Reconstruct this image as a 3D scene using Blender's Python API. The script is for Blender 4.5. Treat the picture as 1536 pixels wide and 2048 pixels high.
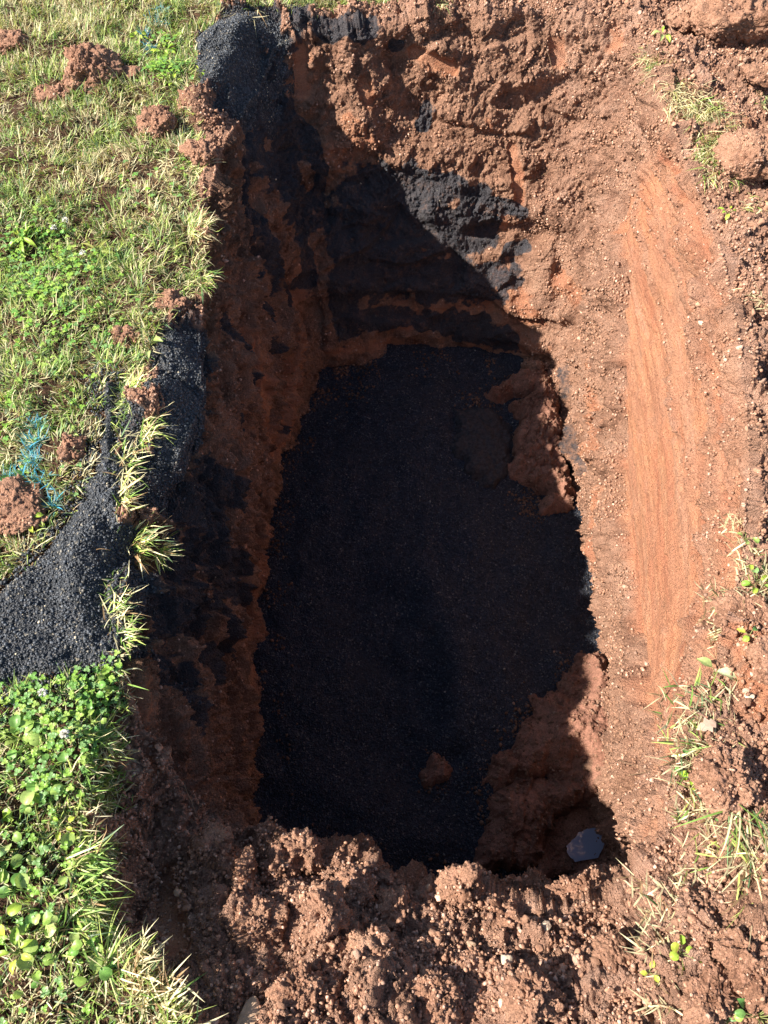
import bpy, math, random
import numpy as np
from mathutils import Vector

# ------------------------------------------------------------------ clear
for o in list(bpy.data.objects):
    bpy.data.objects.remove(o)
scene = bpy.context.scene
C = scene.collection
R = math.radians
rng = np.random.default_rng(11)
random.seed(5)

# ------------------------------------------------------------------ camera
PITCH, CAMH, FPX = 60.0, 1.6, 1538.0
cam_d = bpy.data.cameras.new('camera')
cam = bpy.data.objects.new('camera', cam_d)
C.objects.link(cam)
cam.location = (0, 0, CAMH)
cam.rotation_euler = (R(90 - PITCH), 0, 0)
cam_d.sensor_fit = 'VERTICAL'
cam_d.sensor_height = 36.0
cam_d.lens = FPX / 2048 * 36
cam_d.clip_start = 0.02
cam_d.clip_end = 200
scene.camera = cam
# ------------------------------------------------------------------ world + sun
SUN_EL, SUN_DX, SUN_DY = 41.0, 1.0, 0.20       # light travels towards +x, slightly +y
world = bpy.data.worlds.new('World')
scene.world = world
world.use_nodes = True
wn = world.node_tree.nodes
wl = world.node_tree.links
wn.clear()
wo = wn.new('ShaderNodeOutputWorld')
bg = wn.new('ShaderNodeBackground')
sky = wn.new('ShaderNodeTexSky')
sky.sky_type = 'NISHITA'
sky.sun_disc = False
sky.sun_elevation = R(SUN_EL)
sky.sun_rotation = math.atan2(-SUN_DX, -SUN_DY)   # azimuth of the sun, from +y clockwise
bg.inputs['Strength'].default_value = 0.068
wl.new(sky.outputs[0], bg.inputs['Color'])
wl.new(bg.outputs[0], wo.inputs['Surface'])
sd = bpy.data.lights.new('sun', 'SUN')
sd.energy = 5.0
sd.angle = R(0.53)
sd.color = (1.0, 0.93, 0.83)
sun = bpy.data.objects.new('sun', sd)
C.objects.link(sun)
_h = math.hypot(SUN_DX, SUN_DY)
sdir = Vector((SUN_DX, SUN_DY, -_h * math.tan(R(SUN_EL))))
sun.rotation_euler = sdir.to_track_quat('-Z', 'Y').to_euler()
sun.location = (-3, 0, 4)
scene.view_settings.view_transform = 'Standard'
scene.view_settings.look = 'None'
scene.view_settings.exposure = 1.25
scene.view_settings.gamma = 1.0

# ------------------------------------------------------------------ helpers
SP, CP = math.sin(R(PITCH)), math.cos(R(PITCH))
def at(px, py, z=0.0):
    """point of the horizontal plane at height z seen at pixel px,py of the photo"""
    u = (1024 - py) / FPX
    s = (CAMH - z) / (SP - CP * u)
    return np.array([(px - 768) / FPX * s, s * (CP + SP * u), z])
def project(P):
    d = P[:, 1] * CP + (CAMH - P[:, 2]) * SP
    up = P[:, 1] * SP - (CAMH - P[:, 2]) * CP
    return 768 + P[:, 0] / d * FPX, 1024 - up / d * FPX, d
def sstep(a, b, x):
    t = np.clip((x - a) / (b - a), 0, 1)
    return t * t * (3 - 2 * t)
def _hash(ix, iy, iz, seed):
    h = (ix.astype(np.uint32) * np.uint32(374761393) + iy.astype(np.uint32) * np.uint32(668265263)
         + iz.astype(np.uint32) * np.uint32(2147483647 - 57) + np.uint32(seed * 1013 + 7))
    h ^= h >> np.uint32(13); h *= np.uint32(1274126177); h ^= h >> np.uint32(16)
    h *= np.uint32(2246822519); h ^= h >> np.uint32(13)
    return h
def noise(P, scale, seed=0):
    """value-gradient noise, roughly -1..1 ; scale = feature size in metres (float or xyz)"""
    q = (P / np.asarray(scale)).astype(np.float32) + np.float32(100.0)
    i = np.floor(q).astype(np.int32); f = q - i
    w = f * f * f * (f * (f * 6 - 15) + 10)
    out = np.zeros(len(q), np.float32)
    for dx in (0, 1):
        wx = w[:, 0] if dx else 1 - w[:, 0]
        for dy in (0, 1):
            wy = w[:, 1] if dy else 1 - w[:, 1]
            for dz in (0, 1):
                wz = w[:, 2] if dz else 1 - w[:, 2]
                h = _hash(i[:, 0] + dx, i[:, 1] + dy, i[:, 2] + dz, seed)
                gx = ((h & np.uint32(1023)).astype(np.float32) / 511.5 - 1)
                gy = (((h >> np.uint32(10)) & np.uint32(1023)).astype(np.float32) / 511.5 - 1)
                gz = (((h >> np.uint32(20)) & np.uint32(1023)).astype(np.float32) / 511.5 - 1)
                out += wx * wy * wz * (gx * (f[:, 0] - dx) + gy * (f[:, 1] - dy) + gz * (f[:, 2] - dz))
    return out * 1.6
def fbm(P, scale, octv=4, seed=0, gain=0.5):
    o = 0; a = 1.0; s = np.asarray(scale, float)
    for k in range(octv):
        o = o + a * noise(P, s, seed + k * 17); a *= gain; s = s * 0.5
    return o
def worley(P, scale, seed=0):
    """F1 and a random value of the nearest cell"""
    q = (P / np.asarray(scale)).astype(np.float32) + np.float32(100.0)
    i = np.floor(q).astype(np.int32); f = q - i
    best = np.full(len(q), 9.0, np.float32); cid = np.zeros(len(q), np.float32)
    for dx in (-1, 0, 1):
        for dy in (-1, 0, 1):
            for dz in (-1, 0, 1):
                h = _hash(i[:, 0] + dx, i[:, 1] + dy, i[:, 2] + dz, seed)
                ax = dx + (h & np.uint32(1023)).astype(np.float32) / 1023 - f[:, 0]
                ay = dy + ((h >> np.uint32(10)) & np.uint32(1023)).astype(np.float32) / 1023 - f[:, 1]
                az = dz + ((h >> np.uint32(20)) & np.uint32(1023)).astype(np.float32) / 1023 - f[:, 2]
                d = ax * ax + ay * ay + az * az
                m = d < best
                best = np.where(m, d, best)
                cid = np.where(m, ((h >> np.uint32(5)) & np.uint32(4095)).astype(np.float32) / 4095, cid)
    return np.sqrt(best), cid
def lumps(P, scale, seed=0):
    """broken-clod relief 0..1: every cell is a tilted facet with a rounded shoulder"""
    q = (P / np.asarray(scale)).astype(np.float32) + np.float32(100.0)
    i = np.floor(q).astype(np.int32); f = q - i
    best = np.full(len(q), 9.0, np.float32); hh = np.zeros(len(q), np.float32)
    for dx in (-1, 0, 1):
        for dy in (-1, 0, 1):
            for dz in (-1, 0, 1):
                h = _hash(i[:, 0] + dx, i[:, 1] + dy, i[:, 2] + dz, seed)
                ax = dx + (h & np.uint32(1023)).astype(np.float32) / 1023 - f[:, 0]
                ay = dy + ((h >> np.uint32(10)) & np.uint32(1023)).astype(np.float32) / 1023 - f[:, 1]
                az = dz + ((h >> np.uint32(20)) & np.uint32(1023)).astype(np.float32) / 1023 - f[:, 2]
                d = ax * ax + ay * ay + az * az
                m = d < best
                c = ((h >> np.uint32(5)) & np.uint32(4095)).astype(np.float32) / 4095
                tx = ((h >> np.uint32(3)) & np.uint32(255)).astype(np.float32) / 127.5 - 1
                ty = ((h >> np.uint32(12)) & np.uint32(255)).astype(np.float32) / 127.5 - 1
                tz = ((h >> np.uint32(22)) & np.uint32(255)).astype(np.float32) / 127.5 - 1
                v = .15 + .55 * c + .55 * (ax * tx + ay * ty + az * tz) + .40 * (1 - d)
                best = np.where(m, d, best); hh = np.where(m, v, hh)
    return np.clip(hh - .1, -.2, 1.25) * .85
def clerp(x, a, b): return a + (b - a) * x
def unit_(v): return v / (np.linalg.norm(v, axis=-1, keepdims=True) + 1e-9)

def build_mesh(name, V, F, mats, parent=None, attrs=None, smooth=False, mat_idx=None):
    V = np.asarray(V, np.float32); F = np.asarray(F, np.int32)
    me = bpy.data.meshes.new(name)
    me.vertices.add(len(V)); me.vertices.foreach_set('co', V.ravel())
    k = F.shape[1]
    me.loops.add(F.size); me.loops.foreach_set('vertex_index', F.ravel())
    me.polygons.add(len(F))
    me.polygons.foreach_set('loop_start', np.arange(len(F), dtype=np.int32) * k)
    me.polygons.foreach_set('loop_total', np.full(len(F), k, np.int32))
    if smooth: me.polygons.foreach_set('use_smooth', np.ones(len(F), bool))
    if not isinstance(mats, (list, tuple)): mats = [mats]
    for m in mats: me.materials.append(m)
    if mat_idx is not None: me.polygons.foreach_set('material_index', mat_idx)
    me.update(calc_edges=True)
    for n, a in (attrs or {}).items():
        a = np.asarray(a, np.float32)
        if a.ndim == 1:
            at_ = me.attributes.new(n, 'FLOAT', 'POINT'); at_.data.foreach_set('value', a)
        else:
            at_ = me.attributes.new(n, 'FLOAT_COLOR', 'POINT')
            if a.shape[1] == 3: a = np.concatenate([a, np.ones((len(a), 1), np.float32)], 1)
            at_.data.foreach_set('color', a.ravel())
    o = bpy.data.objects.new(name, me)
    C.objects.link(o)
    if parent: o.parent = parent
    return o
def tag(o, label=None, cat=None, group=None, kind=None):
    if label: o['label'] = label
    if cat: o['category'] = cat
    if group: o['group'] = group
    if kind: o['kind'] = kind
    return o
def empty(name, loc):
    o = bpy.data.objects.new(name, None); C.objects.link(o)
    o.empty_display_size = 0.02; o.location = loc
    return o

# ------------------------------------------------------------------ materials
class NT:
    def __init__(s, name):
        s.m = bpy.data.materials.new(name); s.m.use_nodes = True
        s.n = s.m.node_tree.nodes; s.l = s.m.node_tree.links
        s.n.clear()
        s.out = s.n.new('ShaderNodeOutputMaterial')
        s.geo = s.n.new('ShaderNodeNewGeometry')
        s.obj = s.n.new('ShaderNodeTexCoord')
    def tex(s, scale, detail=5, rough=0.6, dist=0.0, vec=None):
        t = s.n.new('ShaderNodeTexNoise'); t.inputs['Scale'].default_value = scale
        t.inputs['Detail'].default_value = detail; t.inputs['Roughness'].default_value = rough
        t.inputs['Distortion'].default_value = dist
        s.l.new(vec or s.geo.outputs['Position'], t.inputs['Vector'])
        return t.outputs['Fac']
    def vor(s, scale, feat='F1', out='Distance', vec=None):
        t = s.n.new('ShaderNodeTexVoronoi'); t.feature = feat; t.inputs['Scale'].default_value = scale
        s.l.new(vec or s.geo.outputs['Position'], t.inputs['Vector'])
        return t.outputs[out]
    def scaled(s, sc):
        m = s.n.new('ShaderNodeMapping'); m.inputs['Scale'].default_value = sc
        s.l.new(s.geo.outputs['Position'], m.inputs['Vector']); return m.outputs[0]
    def ramp(s, fac, stops):
        r = s.n.new('ShaderNodeValToRGB'); e = r.color_ramp.elements
        while len(e) < len(stops): e.new(0.5)
        for k, (p, c) in enumerate(stops):
            e[k].position = p; e[k].color = (c, c, c, 1) if isinstance(c, (int, float)) else tuple(c) + (1,)
        s.l.new(fac, r.inputs[0]); return r.outputs[0]
    def mix(s, fac, a, b, mode='MIX'):
        m = s.n.new('ShaderNodeMix'); m.data_type = 'RGBA'; m.blend_type = mode
        for sock, v in ((m.inputs[0], fac), (m.inputs[6], a), (m.inputs[7], b)):
            if hasattr(v, 'type'): s.l.new(v, sock)
            else: sock.default_value = v if isinstance(v, (int, float)) else tuple(v) + (1,)
        return m.outputs[2]
    def math(s, op, a, b=0.0, clamp=False):
        m = s.n.new('ShaderNodeMath'); m.operation = op; m.use_clamp = clamp
        for sock, v in ((m.inputs[0], a), (m.inputs[1], b)):
            if hasattr(v, 'type'): s.l.new(v, sock)
            else: sock.default_value = v
        return m.outputs[0]
    def attr(s, name, out='Fac'):
        a = s.n.new('ShaderNodeAttribute'); a.attribute_name = name; return a.outputs[out]
    def bump(s, h, dist, strength=1.0, prev=None):
        b = s.n.new('ShaderNodeBump'); b.inputs['Distance'].default_value = dist
        b.inputs['Strength'].default_value = strength
        s.l.new(h, b.inputs['Height'])
        if prev: s.l.new(prev, b.inputs['Normal'])
        return b.outputs[0]
    def bsdf(s, col, rough=0.9, spec=0.25, normal=None):
        p = s.n.new('ShaderNodeBsdfPrincipled')
        if hasattr(col, 'type'): s.l.new(col, p.inputs['Base Color'])
        else: p.inputs['Base Color'].default_value = tuple(col) + (1,)
        if hasattr(rough, 'type'): s.l.new(rough, p.inputs['Roughness'])
        else: p.inputs['Roughness'].default_value = rough
        p.inputs['Specular IOR Level'].default_value = spec
        if normal: s.l.new(normal, p.inputs['Normal'])
        return p
    def done(s, shader):
        s.l.new(shader.outputs[0] if hasattr(shader, 'outputs') else shader, s.out.inputs['Surface'])
        return s.m

CLAY_DARK = (0.125, 0.054, 0.030)
CLAY = (0.32, 0.172, 0.110)
CLAY_PALE = (0.42, 0.225, 0.150)
ORANGE = (0.40, 0.155, 0.062)
def clay_colour(s, dry=None):
    c = s.ramp(s.tex(9, 5, 0.62), [(0.30, CLAY_DARK), (0.47, CLAY), (0.62, (0.38, 0.212, 0.138)), (0.78, (0.46, 0.282, 0.192))])
    grains = s.ramp(s.tex(210, 3, 0.7), [(0.40, 0.72), (0.55, 1.0), (0.70, 1.32)])
    c = s.mix(1.0, c, grains, 'MULTIPLY')
    cell = s.vor(120, 'F1', 'Color')
    sep = s.n.new('ShaderNodeSeparateColor'); s.l.new(cell, sep.inputs[0])
    pale = s.ramp(sep.outputs[0], [(0.70, 0.0), (0.92, 0.55)])
    return s.mix(pale, c, CLAY_PALE)

def mat_ground():
    s = NT('clay_and_soil')
    c = clay_colour(s)
    c = s.mix(s.math('MULTIPLY', s.attr('dry'), 0.75), c, s.ramp(s.tex(24, 5, 0.7), [(0.3, (0.32, 0.165, 0.112)), (0.5, (0.50, 0.295, 0.210)), (0.72, (0.62, 0.41, 0.31))]))
    # orange scraped clay with long streaks along the trench
    st = s.tex(1.0, 6, 0.6, 0.0, s.scaled((9, 1.3, 30)))
    oc = s.ramp(st, [(0.28, (0.38, 0.145, 0.082)), (0.42, (0.45, 0.185, 0.102)), (0.55, (0.53, 0.248, 0.135)), (0.72, (0.49, 0.268, 0.180))])
    oc = s.mix(s.ramp(s.tex(5, 5, 0.6), [(0.40, 0.0), (0.65, 0.75)]), oc, (0.46, 0.215, 0.130))
    oc = s.mix(0.5, oc, s.ramp(s.tex(260, 3, 0.7), [(0.35, 0.7), (0.6, 1.15)]), 'MULTIPLY')
    pt = s.ramp(s.tex(14, 5, 0.7), [(0.48, 1.0), (0.66, 0.6)])
    c = s.mix(s.math('MULTIPLY', s.attr('orange'), pt), c, oc)
    # dark organic soil just under the turf
    c = s.mix(s.attr('soil'), c, s.ramp(s.tex(60, 5, 0.7), [(0.35, (0.035, 0.018, 0.010)), (0.6, (0.12, 0.062, 0.036)), (0.75, (0.2, 0.12, 0.07))]))
    # dark crushed asphalt dust smeared on the clay
    bc = s.ramp(s.tex(330, 3, 0.8), [(0.35, (0.018, 0.021, 0.028)), (0.58, (0.070, 0.075, 0.088)), (0.75, (0.160, 0.165, 0.175))])
    bm = s.math('ADD', s.attr('black'), s.math('MULTIPLY', s.math('SUBTRACT', s.tex(38, 6, 0.75), 0.5), 1.7))
    bm = s.ramp(bm, [(0.34, 0.0), (0.80, 0.93)])
    bm = s.math('MULTIPLY', bm, s.ramp(s.tex(22, 6, 0.75), [(0.30, 0.55), (0.48, 1.0)]))
    c = s.mix(bm, c, bc)
    h1 = s.tex(110, 6, 0.75)
    h2 = s.vor(170); h3 = s.vor(380)
    n = s.bump(h1, 0.013, 1.0)
    n = s.bump(h2, 0.006, 0.8, n)
    n = s.bump(h3, 0.003, 0.7, n)
    return s.done(s.bsdf(c, 0.88, 0.22, n))
def mat_crumb():
    s = NT('clay_crumb')
    c = s.attr('col', 'Color')
    c = s.mix(1.0, c, s.ramp(s.tex(300, 3, 0.7), [(0.35, 0.75), (0.65, 1.2)]), 'MULTIPLY')
    n = s.bump(s.tex(330, 4, 0.7), 0.003, 0.7)
    return s.done(s.bsdf(c, 0.9, 0.2, n))
def mat_clod(name='clod_clay', k=1.0):
    s = NT(name)
    c = clay_colour(s)
    if k != 1: c = s.mix(1.0, c, (k * 1.05, k * .95, k), 'MULTIPLY')
    n = s.bump(s.tex(140, 5, 0.7), 0.008, 0.8)
    n = s.bump(s.vor(260), 0.003, 0.6, n)
    return s.done(s.bsdf(c, 0.9, 0.2, n))
def mat_gravel(name='crushed_asphalt', k=1.0):
    s = NT(name)
    t = s.vor(190, 'F1', 'Color')
    sep = s.n.new('ShaderNodeSeparateColor'); s.l.new(t, sep.inputs[0])
    c = s.ramp(sep.outputs[0], [(0.0, (0.010, 0.013, 0.020)), (0.6, (0.024, 0.029, 0.044)), (0.93, (0.050, 0.056, 0.078)), (0.985, (0.17, 0.16, 0.15))])
    dust = s.ramp(s.tex(5, 4, 0.6), [(0.45, 0.0), (0.75, 0.35)])
    c = s.mix(dust, c, (0.046, 0.043, 0.048))
    if k != 1: c = s.mix(1.0, c, (k, k * .93, k * .74), 'MULTIPLY')
    n = s.bump(s.vor(190), 0.006, 1.0)
    n = s.bump(s.tex(420, 3, 0.7), 0.003, 0.6, n)
    return s.done(s.bsdf(c, 0.62, 0.42, n))
def mat_grain():
    s = NT('asphalt_grain')
    c = s.mix(1.0, s.attr('col', 'Color'), s.ramp(s.tex(400, 3, 0.7), [(0.35, 0.7), (0.65, 1.25)]), 'MULTIPLY')
    return s.done(s.bsdf(c, 0.5, 0.5, s.bump(s.tex(500, 2), 0.002, 0.6)))
def mat_leaf(name, trans=0.30, rough=0.45):
    s = NT(name)
    c = s.attr('col', 'Color')
    c = s.mix(0.6, c, s.ramp(s.tex(160, 3, 0.6), [(0.35, 0.72), (0.65, 1.2)]), 'MULTIPLY')
    p = s.bsdf(c, rough, 0.35)
    tr = s.n.new('ShaderNodeBsdfTranslucent')
    s.l.new(s.mix(1.0, c, (1.25, 1.3, 0.7), 'MULTIPLY'), tr.inputs[0])
    mx = s.n.new('ShaderNodeMixShader'); mx.inputs[0].default_value = trans
    s.l.new(p.outputs[0], mx.inputs[1]); s.l.new(tr.outputs[0], mx.inputs[2])
    return s.done(mx.outputs[0])
def mat_plain(name, col, rough=0.8, var=0.3, scale=120):
    s = NT(name)
    c = s.mix(1.0, col, s.ramp(s.tex(scale, 4, 0.65), [(0.3, 1 - var), (0.7, 1 + var)]), 'MULTIPLY')
    return s.done(s.bsdf(c, rough, 0.3, s.bump(s.tex(scale * 1.5, 4), 0.003, 0.5)))
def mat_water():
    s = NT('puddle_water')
    p = s.bsdf((0.30, 0.34, 0.46), 0.03, 1.0, s.bump(s.tex(30, 2), 0.001, 0.1))  # milky blue-grey base: the sky's reflection is painted into the water colour
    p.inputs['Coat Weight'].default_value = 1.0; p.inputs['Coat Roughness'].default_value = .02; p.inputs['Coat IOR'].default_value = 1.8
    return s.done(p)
M_GROUND, M_CRUMB, M_CLOD, M_DAMP = mat_ground(), mat_crumb(), mat_clod(), mat_clod('damp_clay', .82)
M_GRAVEL, M_GRAIN, M_PILE = mat_gravel(), mat_grain(), mat_gravel('spilled_asphalt', 1.7)
M_GRASS = mat_leaf('grass_blade')
M_LEAF = mat_leaf('leaf', 0.25, 0.4)
M_ROOT = mat_plain('root_fibre', (0.30, 0.20, 0.12), 0.8, 0.3, 300)
M_STONE = mat_plain('pale_stone', (0.52, 0.40, 0.29), 0.8, 0.4, 90)
M_BROWNST = mat_plain('brown_stone', (0.40, 0.27, 0.18), 0.75, 0.25, 60)
M_PETAL = mat_plain('clover_petal', (0.85, 0.83, 0.74), 0.6, 0.2, 300)
M_DRYLEAF = mat_plain('dry_leaf', (0.50, 0.34, 0.25), 0.7, 0.2, 60)
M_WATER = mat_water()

# ------------------------------------------------------------------ the pit and the ground
ZF = -1.30
# edge of the lawn on the left (its x as a function of y)
LE = np.array([(-3, .6), (-1.0, .05), (-.4, -.2), (-.1, -.345), (-.067, -.376), (-.022, -.454), (.049, -.535), (.133, -.56),
               (.248, -.597), (.334, -.563), (.543, -.569), (.82, -.628), (.957, -.64), (1.18, -.666), (1.4, -.634),
               (1.547, -.615), (1.66, -.545), (1.85, -.53), (2.0, -.60), (2.3, -.60), (2.52, -.665), (2.73, -.655),
               (2.95, -.70), (3.1, -.60), (3.2, .2), (3.3, .75), (3.8, 1.1), (6, 2.0)])
def lawn_edge(Y):
    return np.interp(Y, LE[:, 0], LE[:, 1])
def lawn_sd(P):
    """positive inside the lawn (metres)"""
    return lawn_edge(P[:, 1]) - P[:, 0]
def ground_z(P2):
    """height of the undisturbed lawn and of the spoil round the pit"""
    P = np.column_stack([P2[:, 0], P2[:, 1], np.zeros(len(P2))])
    X, Y = P[:, 0], P[:, 1]
    lawn = 0.022 * noise(P, 0.5, 3) + 0.020 * noise(P, 0.17, 4) + 0.009 * noise(P, .07, 14)
    near = -0.10 - 0.17 * sstep(-0.12, 0.22, Y)
    near = near + (0.02 - near) * sstep(0.30, 0.70, X + 0.1 * noise(P, 0.25, 9))
    near = near + 0.035 * noise(P, 0.22, 5) + 0.02 * noise(P, 0.1, 6)
    right = 0.015 + 0.03 * noise(P, 0.3, 7) + 0.02 * noise(P, 0.12, 8)
    sp = near + (right - near) * sstep(0.35, 0.75, Y)
    w = sstep(-0.05, 0.03, lawn_sd(P) + 0.025 * noise(P, 0.07, 12) + 0.02 * noise(P, 0.2, 13))
    return sp + (lawn - sp) * w
ST = [  # floor edge, lower wall, upper wall, rim  (x, y[, z])
 ((-.22, 2.44), (-.26, 2.56), (-.31, 2.82), (-.38, 3.02, -.06)),
 ((.05, 2.50), (.05, 2.63), (.05, 2.88), (.02, 3.10, -.02)),
 ((.35, 2.52), (.37, 2.62), (.38, 2.86), (.40, 3.13, 0)),
 ((.65, 2.46), (.66, 2.60), (.68, 2.85), (.72, 3.10, 0)),
 ((.82, 2.38), (.86, 2.50), (.90, 2.68), (.95, 2.88, 0)),
 ((.89, 2.10), (.89, 2.13), (.90, 2.20), (.98, 2.28, 0)),
 ((.92, 1.70), (.88, 1.70), (.90, 1.70), (1.00, 1.75, 0)),
 ((.93, 1.30), (.87, 1.25), (.86, 1.22), (.94, 1.20, 0)),
 ((.91, .90), (.84, .85), (.80, .82), (.84, .80, 0)),
 ((.84, .58), (.78, .53), (.72, .47), (.66, .42, -.02)),
 ((.84, .22), (.76, .21), (.66, .19), (.545, .16, -.13)),
 ((.47, .06), (.47, .07), (.44, .10), (.38, .08, -.23)),
 ((.10, .08), (.10, .09), (.09, .12), (.10, .12, -.26)),
 ((-.25, .20), (-.25, .20), (-.24, .24), (-.23, .24, -.30)),
 ((-.43, .40), (-.43, .38), (-.41, .34), (-.40, .29, -.33)),
 ((-.46, .66), (-.47, .60), (-.50, .54), (-.56, .50, -.04)),
 ((-.47, 1.0), (-.50, .92), (-.54, .84), (-.60, .78, -.02)),
 ((-.48, 1.5), (-.46, 1.38), (-.475, 1.30), (-.505, 1.26, -.075)),
 ((-.43, 1.95), (-.44, 1.82), (-.48, 1.68), (-.54, 1.60, -.06)),
 ((-.33, 2.30), (-.38, 2.26), (-.45, 2.22), (-.56, 2.22, -.02)),
 ((-.25, 2.45), (-.33, 2.52), (-.41, 2.65), (-.47, 2.82, -.13)),
]
zr = (ZF, -.88, -.42)
NS = len(ST)
ctr = np.array([.2, 1.5])
rings = []
for k in range(4):
    rings.append(np.array([[s[k][0], s[k][1], (s[k][2] if len(s[k]) > 2 else (zr[k] if k < 3 else 0))] for s in ST]))
# near stations: the upper wall stays below the lower crest
for j in (11, 12, 13, 14): rings[2][j, 2] = -.50
o1 = []; o2 = []
for j in range(NS):
    r = rings[3][j, :2]
    t = rings[3][(j + 1) % NS, :2] - rings[3][j - 1, :2]
    n = np.array([-t[1], t[0]]); n /= np.linalg.norm(n)      # ring runs clockwise -> outward
    if np.dot(n, r - ctr) < 0: n = -n
    d = (r - ctr) / np.linalg.norm(r - ctr)
    n = n * .5 + d * .5
    o1.append(np.r_[r + n * .40, 0]); o2.append(np.r_[ctr + d * 4.6, 0])
rings.append(np.array(o1)); rings.append(np.array(o2))
NR = 1900
def periodic(A, n):
    m = len(A); 
    seg = np.linalg.norm(np.roll(rings[3], -1, 0) - rings[3], axis=1)
    seg = seg * .5 + np.linalg.norm(np.roll(rings[0], -1, 0) - rings[0], axis=1) * .5
    cum = np.r_[0, np.cumsum(seg)]; u = np.linspace(0, cum[-1], n, endpoint=False)
    i = np.clip(np.searchsorted(cum, u, 'right') - 1, 0, m - 1); t = ((u - cum[i]) / seg[i])[:, None]
    p0, p1, p2, p3 = A[(i - 1) % m], A[i], A[(i + 1) % m], A[(i + 2) % m]
    return .5 * ((2 * p1) + (-p0 + p2) * t + (2 * p0 - 5 * p1 + 4 * p2 - p3) * t * t + (-p0 + 3 * p1 - 3 * p2 + p3) * t ** 3)
RG = [periodic(A, NR) for A in rings]
def smooth_periodic(A, n):
    for _ in range(n): A = (A + np.roll(A, 1, 0) + np.roll(A, -1, 0)) / 3
    return A
rows = []
cnt = (105, 105, 105)
for k in range(3):
    p0 = RG[max(k - 1, 0)]; p1 = RG[k]; p2 = RG[k + 1]; p3 = RG[k + 2] if k < 2 else RG[k + 1] + np.array([0, 0, .15]) * 1.0
    for t in np.linspace(0, 1, cnt[k], endpoint=False):
        rows.append(.5 * ((2 * p1) + (-p0 + p2) * t + (2 * p0 - 5 * p1 + 4 * p2 - p3) * t * t + (-p0 + 3 * p1 - 3 * p2 + p3) * t ** 3))
for t in np.linspace(0, 1, 110, endpoint=False):
    p = RG[3] * (1 - t) + RG[4] * t
    g = ground_z(p[:, :2]); w = sstep(0, .32, t)
    p[:, 2] = RG[3][:, 2] * (1 - w) + g * w
    rows.append(p)
for t in np.linspace(0, 1, 150):
    tt = .25 * t + .75 * t ** 2.6
    p = RG[4] * (1 - tt) + RG[5] * tt
    p[:, 2] = ground_z(p[:, :2])
    rows.append(p)
G = np.array(rows)                       # rows x NR x 3
NRW = G.shape[0]
def grid_normals(G):
    du = np.roll(G, -1, 1) - np.roll(G, 1, 1)
    dv = np.gradient(G, axis=0)
    n = np.cross(du, dv)
    n /= np.linalg.norm(n, axis=2, keepdims=True) + 1e-12
    return n
Nn = grid_normals(G)
if Nn[-1, 0, 2] < 0: Nn = -Nn
B = G.reshape(-1, 3).copy(); BN = Nn.reshape(-1, 3).copy()

# index of the surface point seen at a pixel of the photo (on the undisplaced sheet)
px, py, dep = project(B)
ok = (dep > .3) & (px > -200) & (px < 1736) & (py > -200) & (py < 2248)
ZB = np.full((306, 242), -1, np.int64); zd = np.full((306, 242), 1e9)
ii = np.where(ok & (np.einsum('ij,ij->i', BN, np.array([0, 0, CAMH]) - B) > 0))[0]
cx = ((px[ii] + 200) / 8).astype(int); cy = ((py[ii] + 200) / 8).astype(int)
order = ii[np.argsort(-dep[ii])]
ZB[((py[order] + 200) / 8).astype(int), ((px[order] + 200) / 8).astype(int)] = order
def surf(x, y):
    a, b = int((y + 200) / 8), int((x + 200) / 8)
    for r in range(0, 12):
        sub = ZB[max(a - r, 0):a + r + 1, max(b - r, 0):b + r + 1]
        m = sub[sub >= 0]
        if len(m): return int(m[np.argmin(dep[m])])
    return 0

def caps(P, segs, wob=0.5, seed=40, scale=0.06):
    """soft 0..1 mask of capsules (pixel ends lifted onto the surface, radius in metres)"""
    out = np.zeros(len(P), np.float32)
    w = fbm(P, scale, 4, seed)
    for (x0, y0, x1, y1, r) in segs:
        a = B[surf(x0, y0)]; b = B[surf(x1, y1)]
        ab = b - a; L = max(float(ab @ ab), 1e-9)
        lo = np.minimum(a, b) - 3 * r; hi = np.maximum(a, b) + 3 * r
        m = np.all((P > lo) & (P < hi), axis=1)
        if not m.any(): continue
        q = P[m]; t = np.clip(((q - a) @ ab) / L, 0, 1)[:, None]
        d = np.linalg.norm(q - a - t * ab, axis=1) / r + wob * w[m]
        out[m] = np.maximum(out[m], 1 - sstep(.75, 1.2, d))
    return out
X, Y, Z = B[:, 0], B[:, 1], B[:, 2]
row = np.repeat(np.arange(NRW), NR)
inpit = row < sum(cnt)
lsd = lawn_sd(B)
lawn_m = np.where(inpit, 0, sstep(-.015, .02, lsd + .025 * noise(B, .07, 12) + .02 * noise(B, .2, 13)))
far_m = sstep(2.25, 2.5, Y) * inpit
# the scraped right wall: z band that dips towards the camera
zt = np.interp(Y, [.5, .9, 1.4, 1.8, 2.1, 2.42], [-.50, -.72, -.78, -.60, -.46, -.36])
scr = inpit * sstep(.5, .62, X) * (1 - sstep(2.34, 2.50, Y + .06 * noise(B, .1, 61))) * sstep(.26, .50, Y + .4 * noise(B, (.3, .6, .03), 67)) * sstep(-.012, .012, Z - zt + .04 * noise(B, .12, 62) + .012 * noise(B, .03, 65)) * (1 - .80 * sstep(-.30, .02, Z + .40 * noise(B, (.25, .8, .035), 63) + .08 * noise(B, .05, 64)))
left_m = inpit * (1 - sstep(-.34, -.26, X)) * (1 - sstep(2.45, 2.6, Y))

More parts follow.
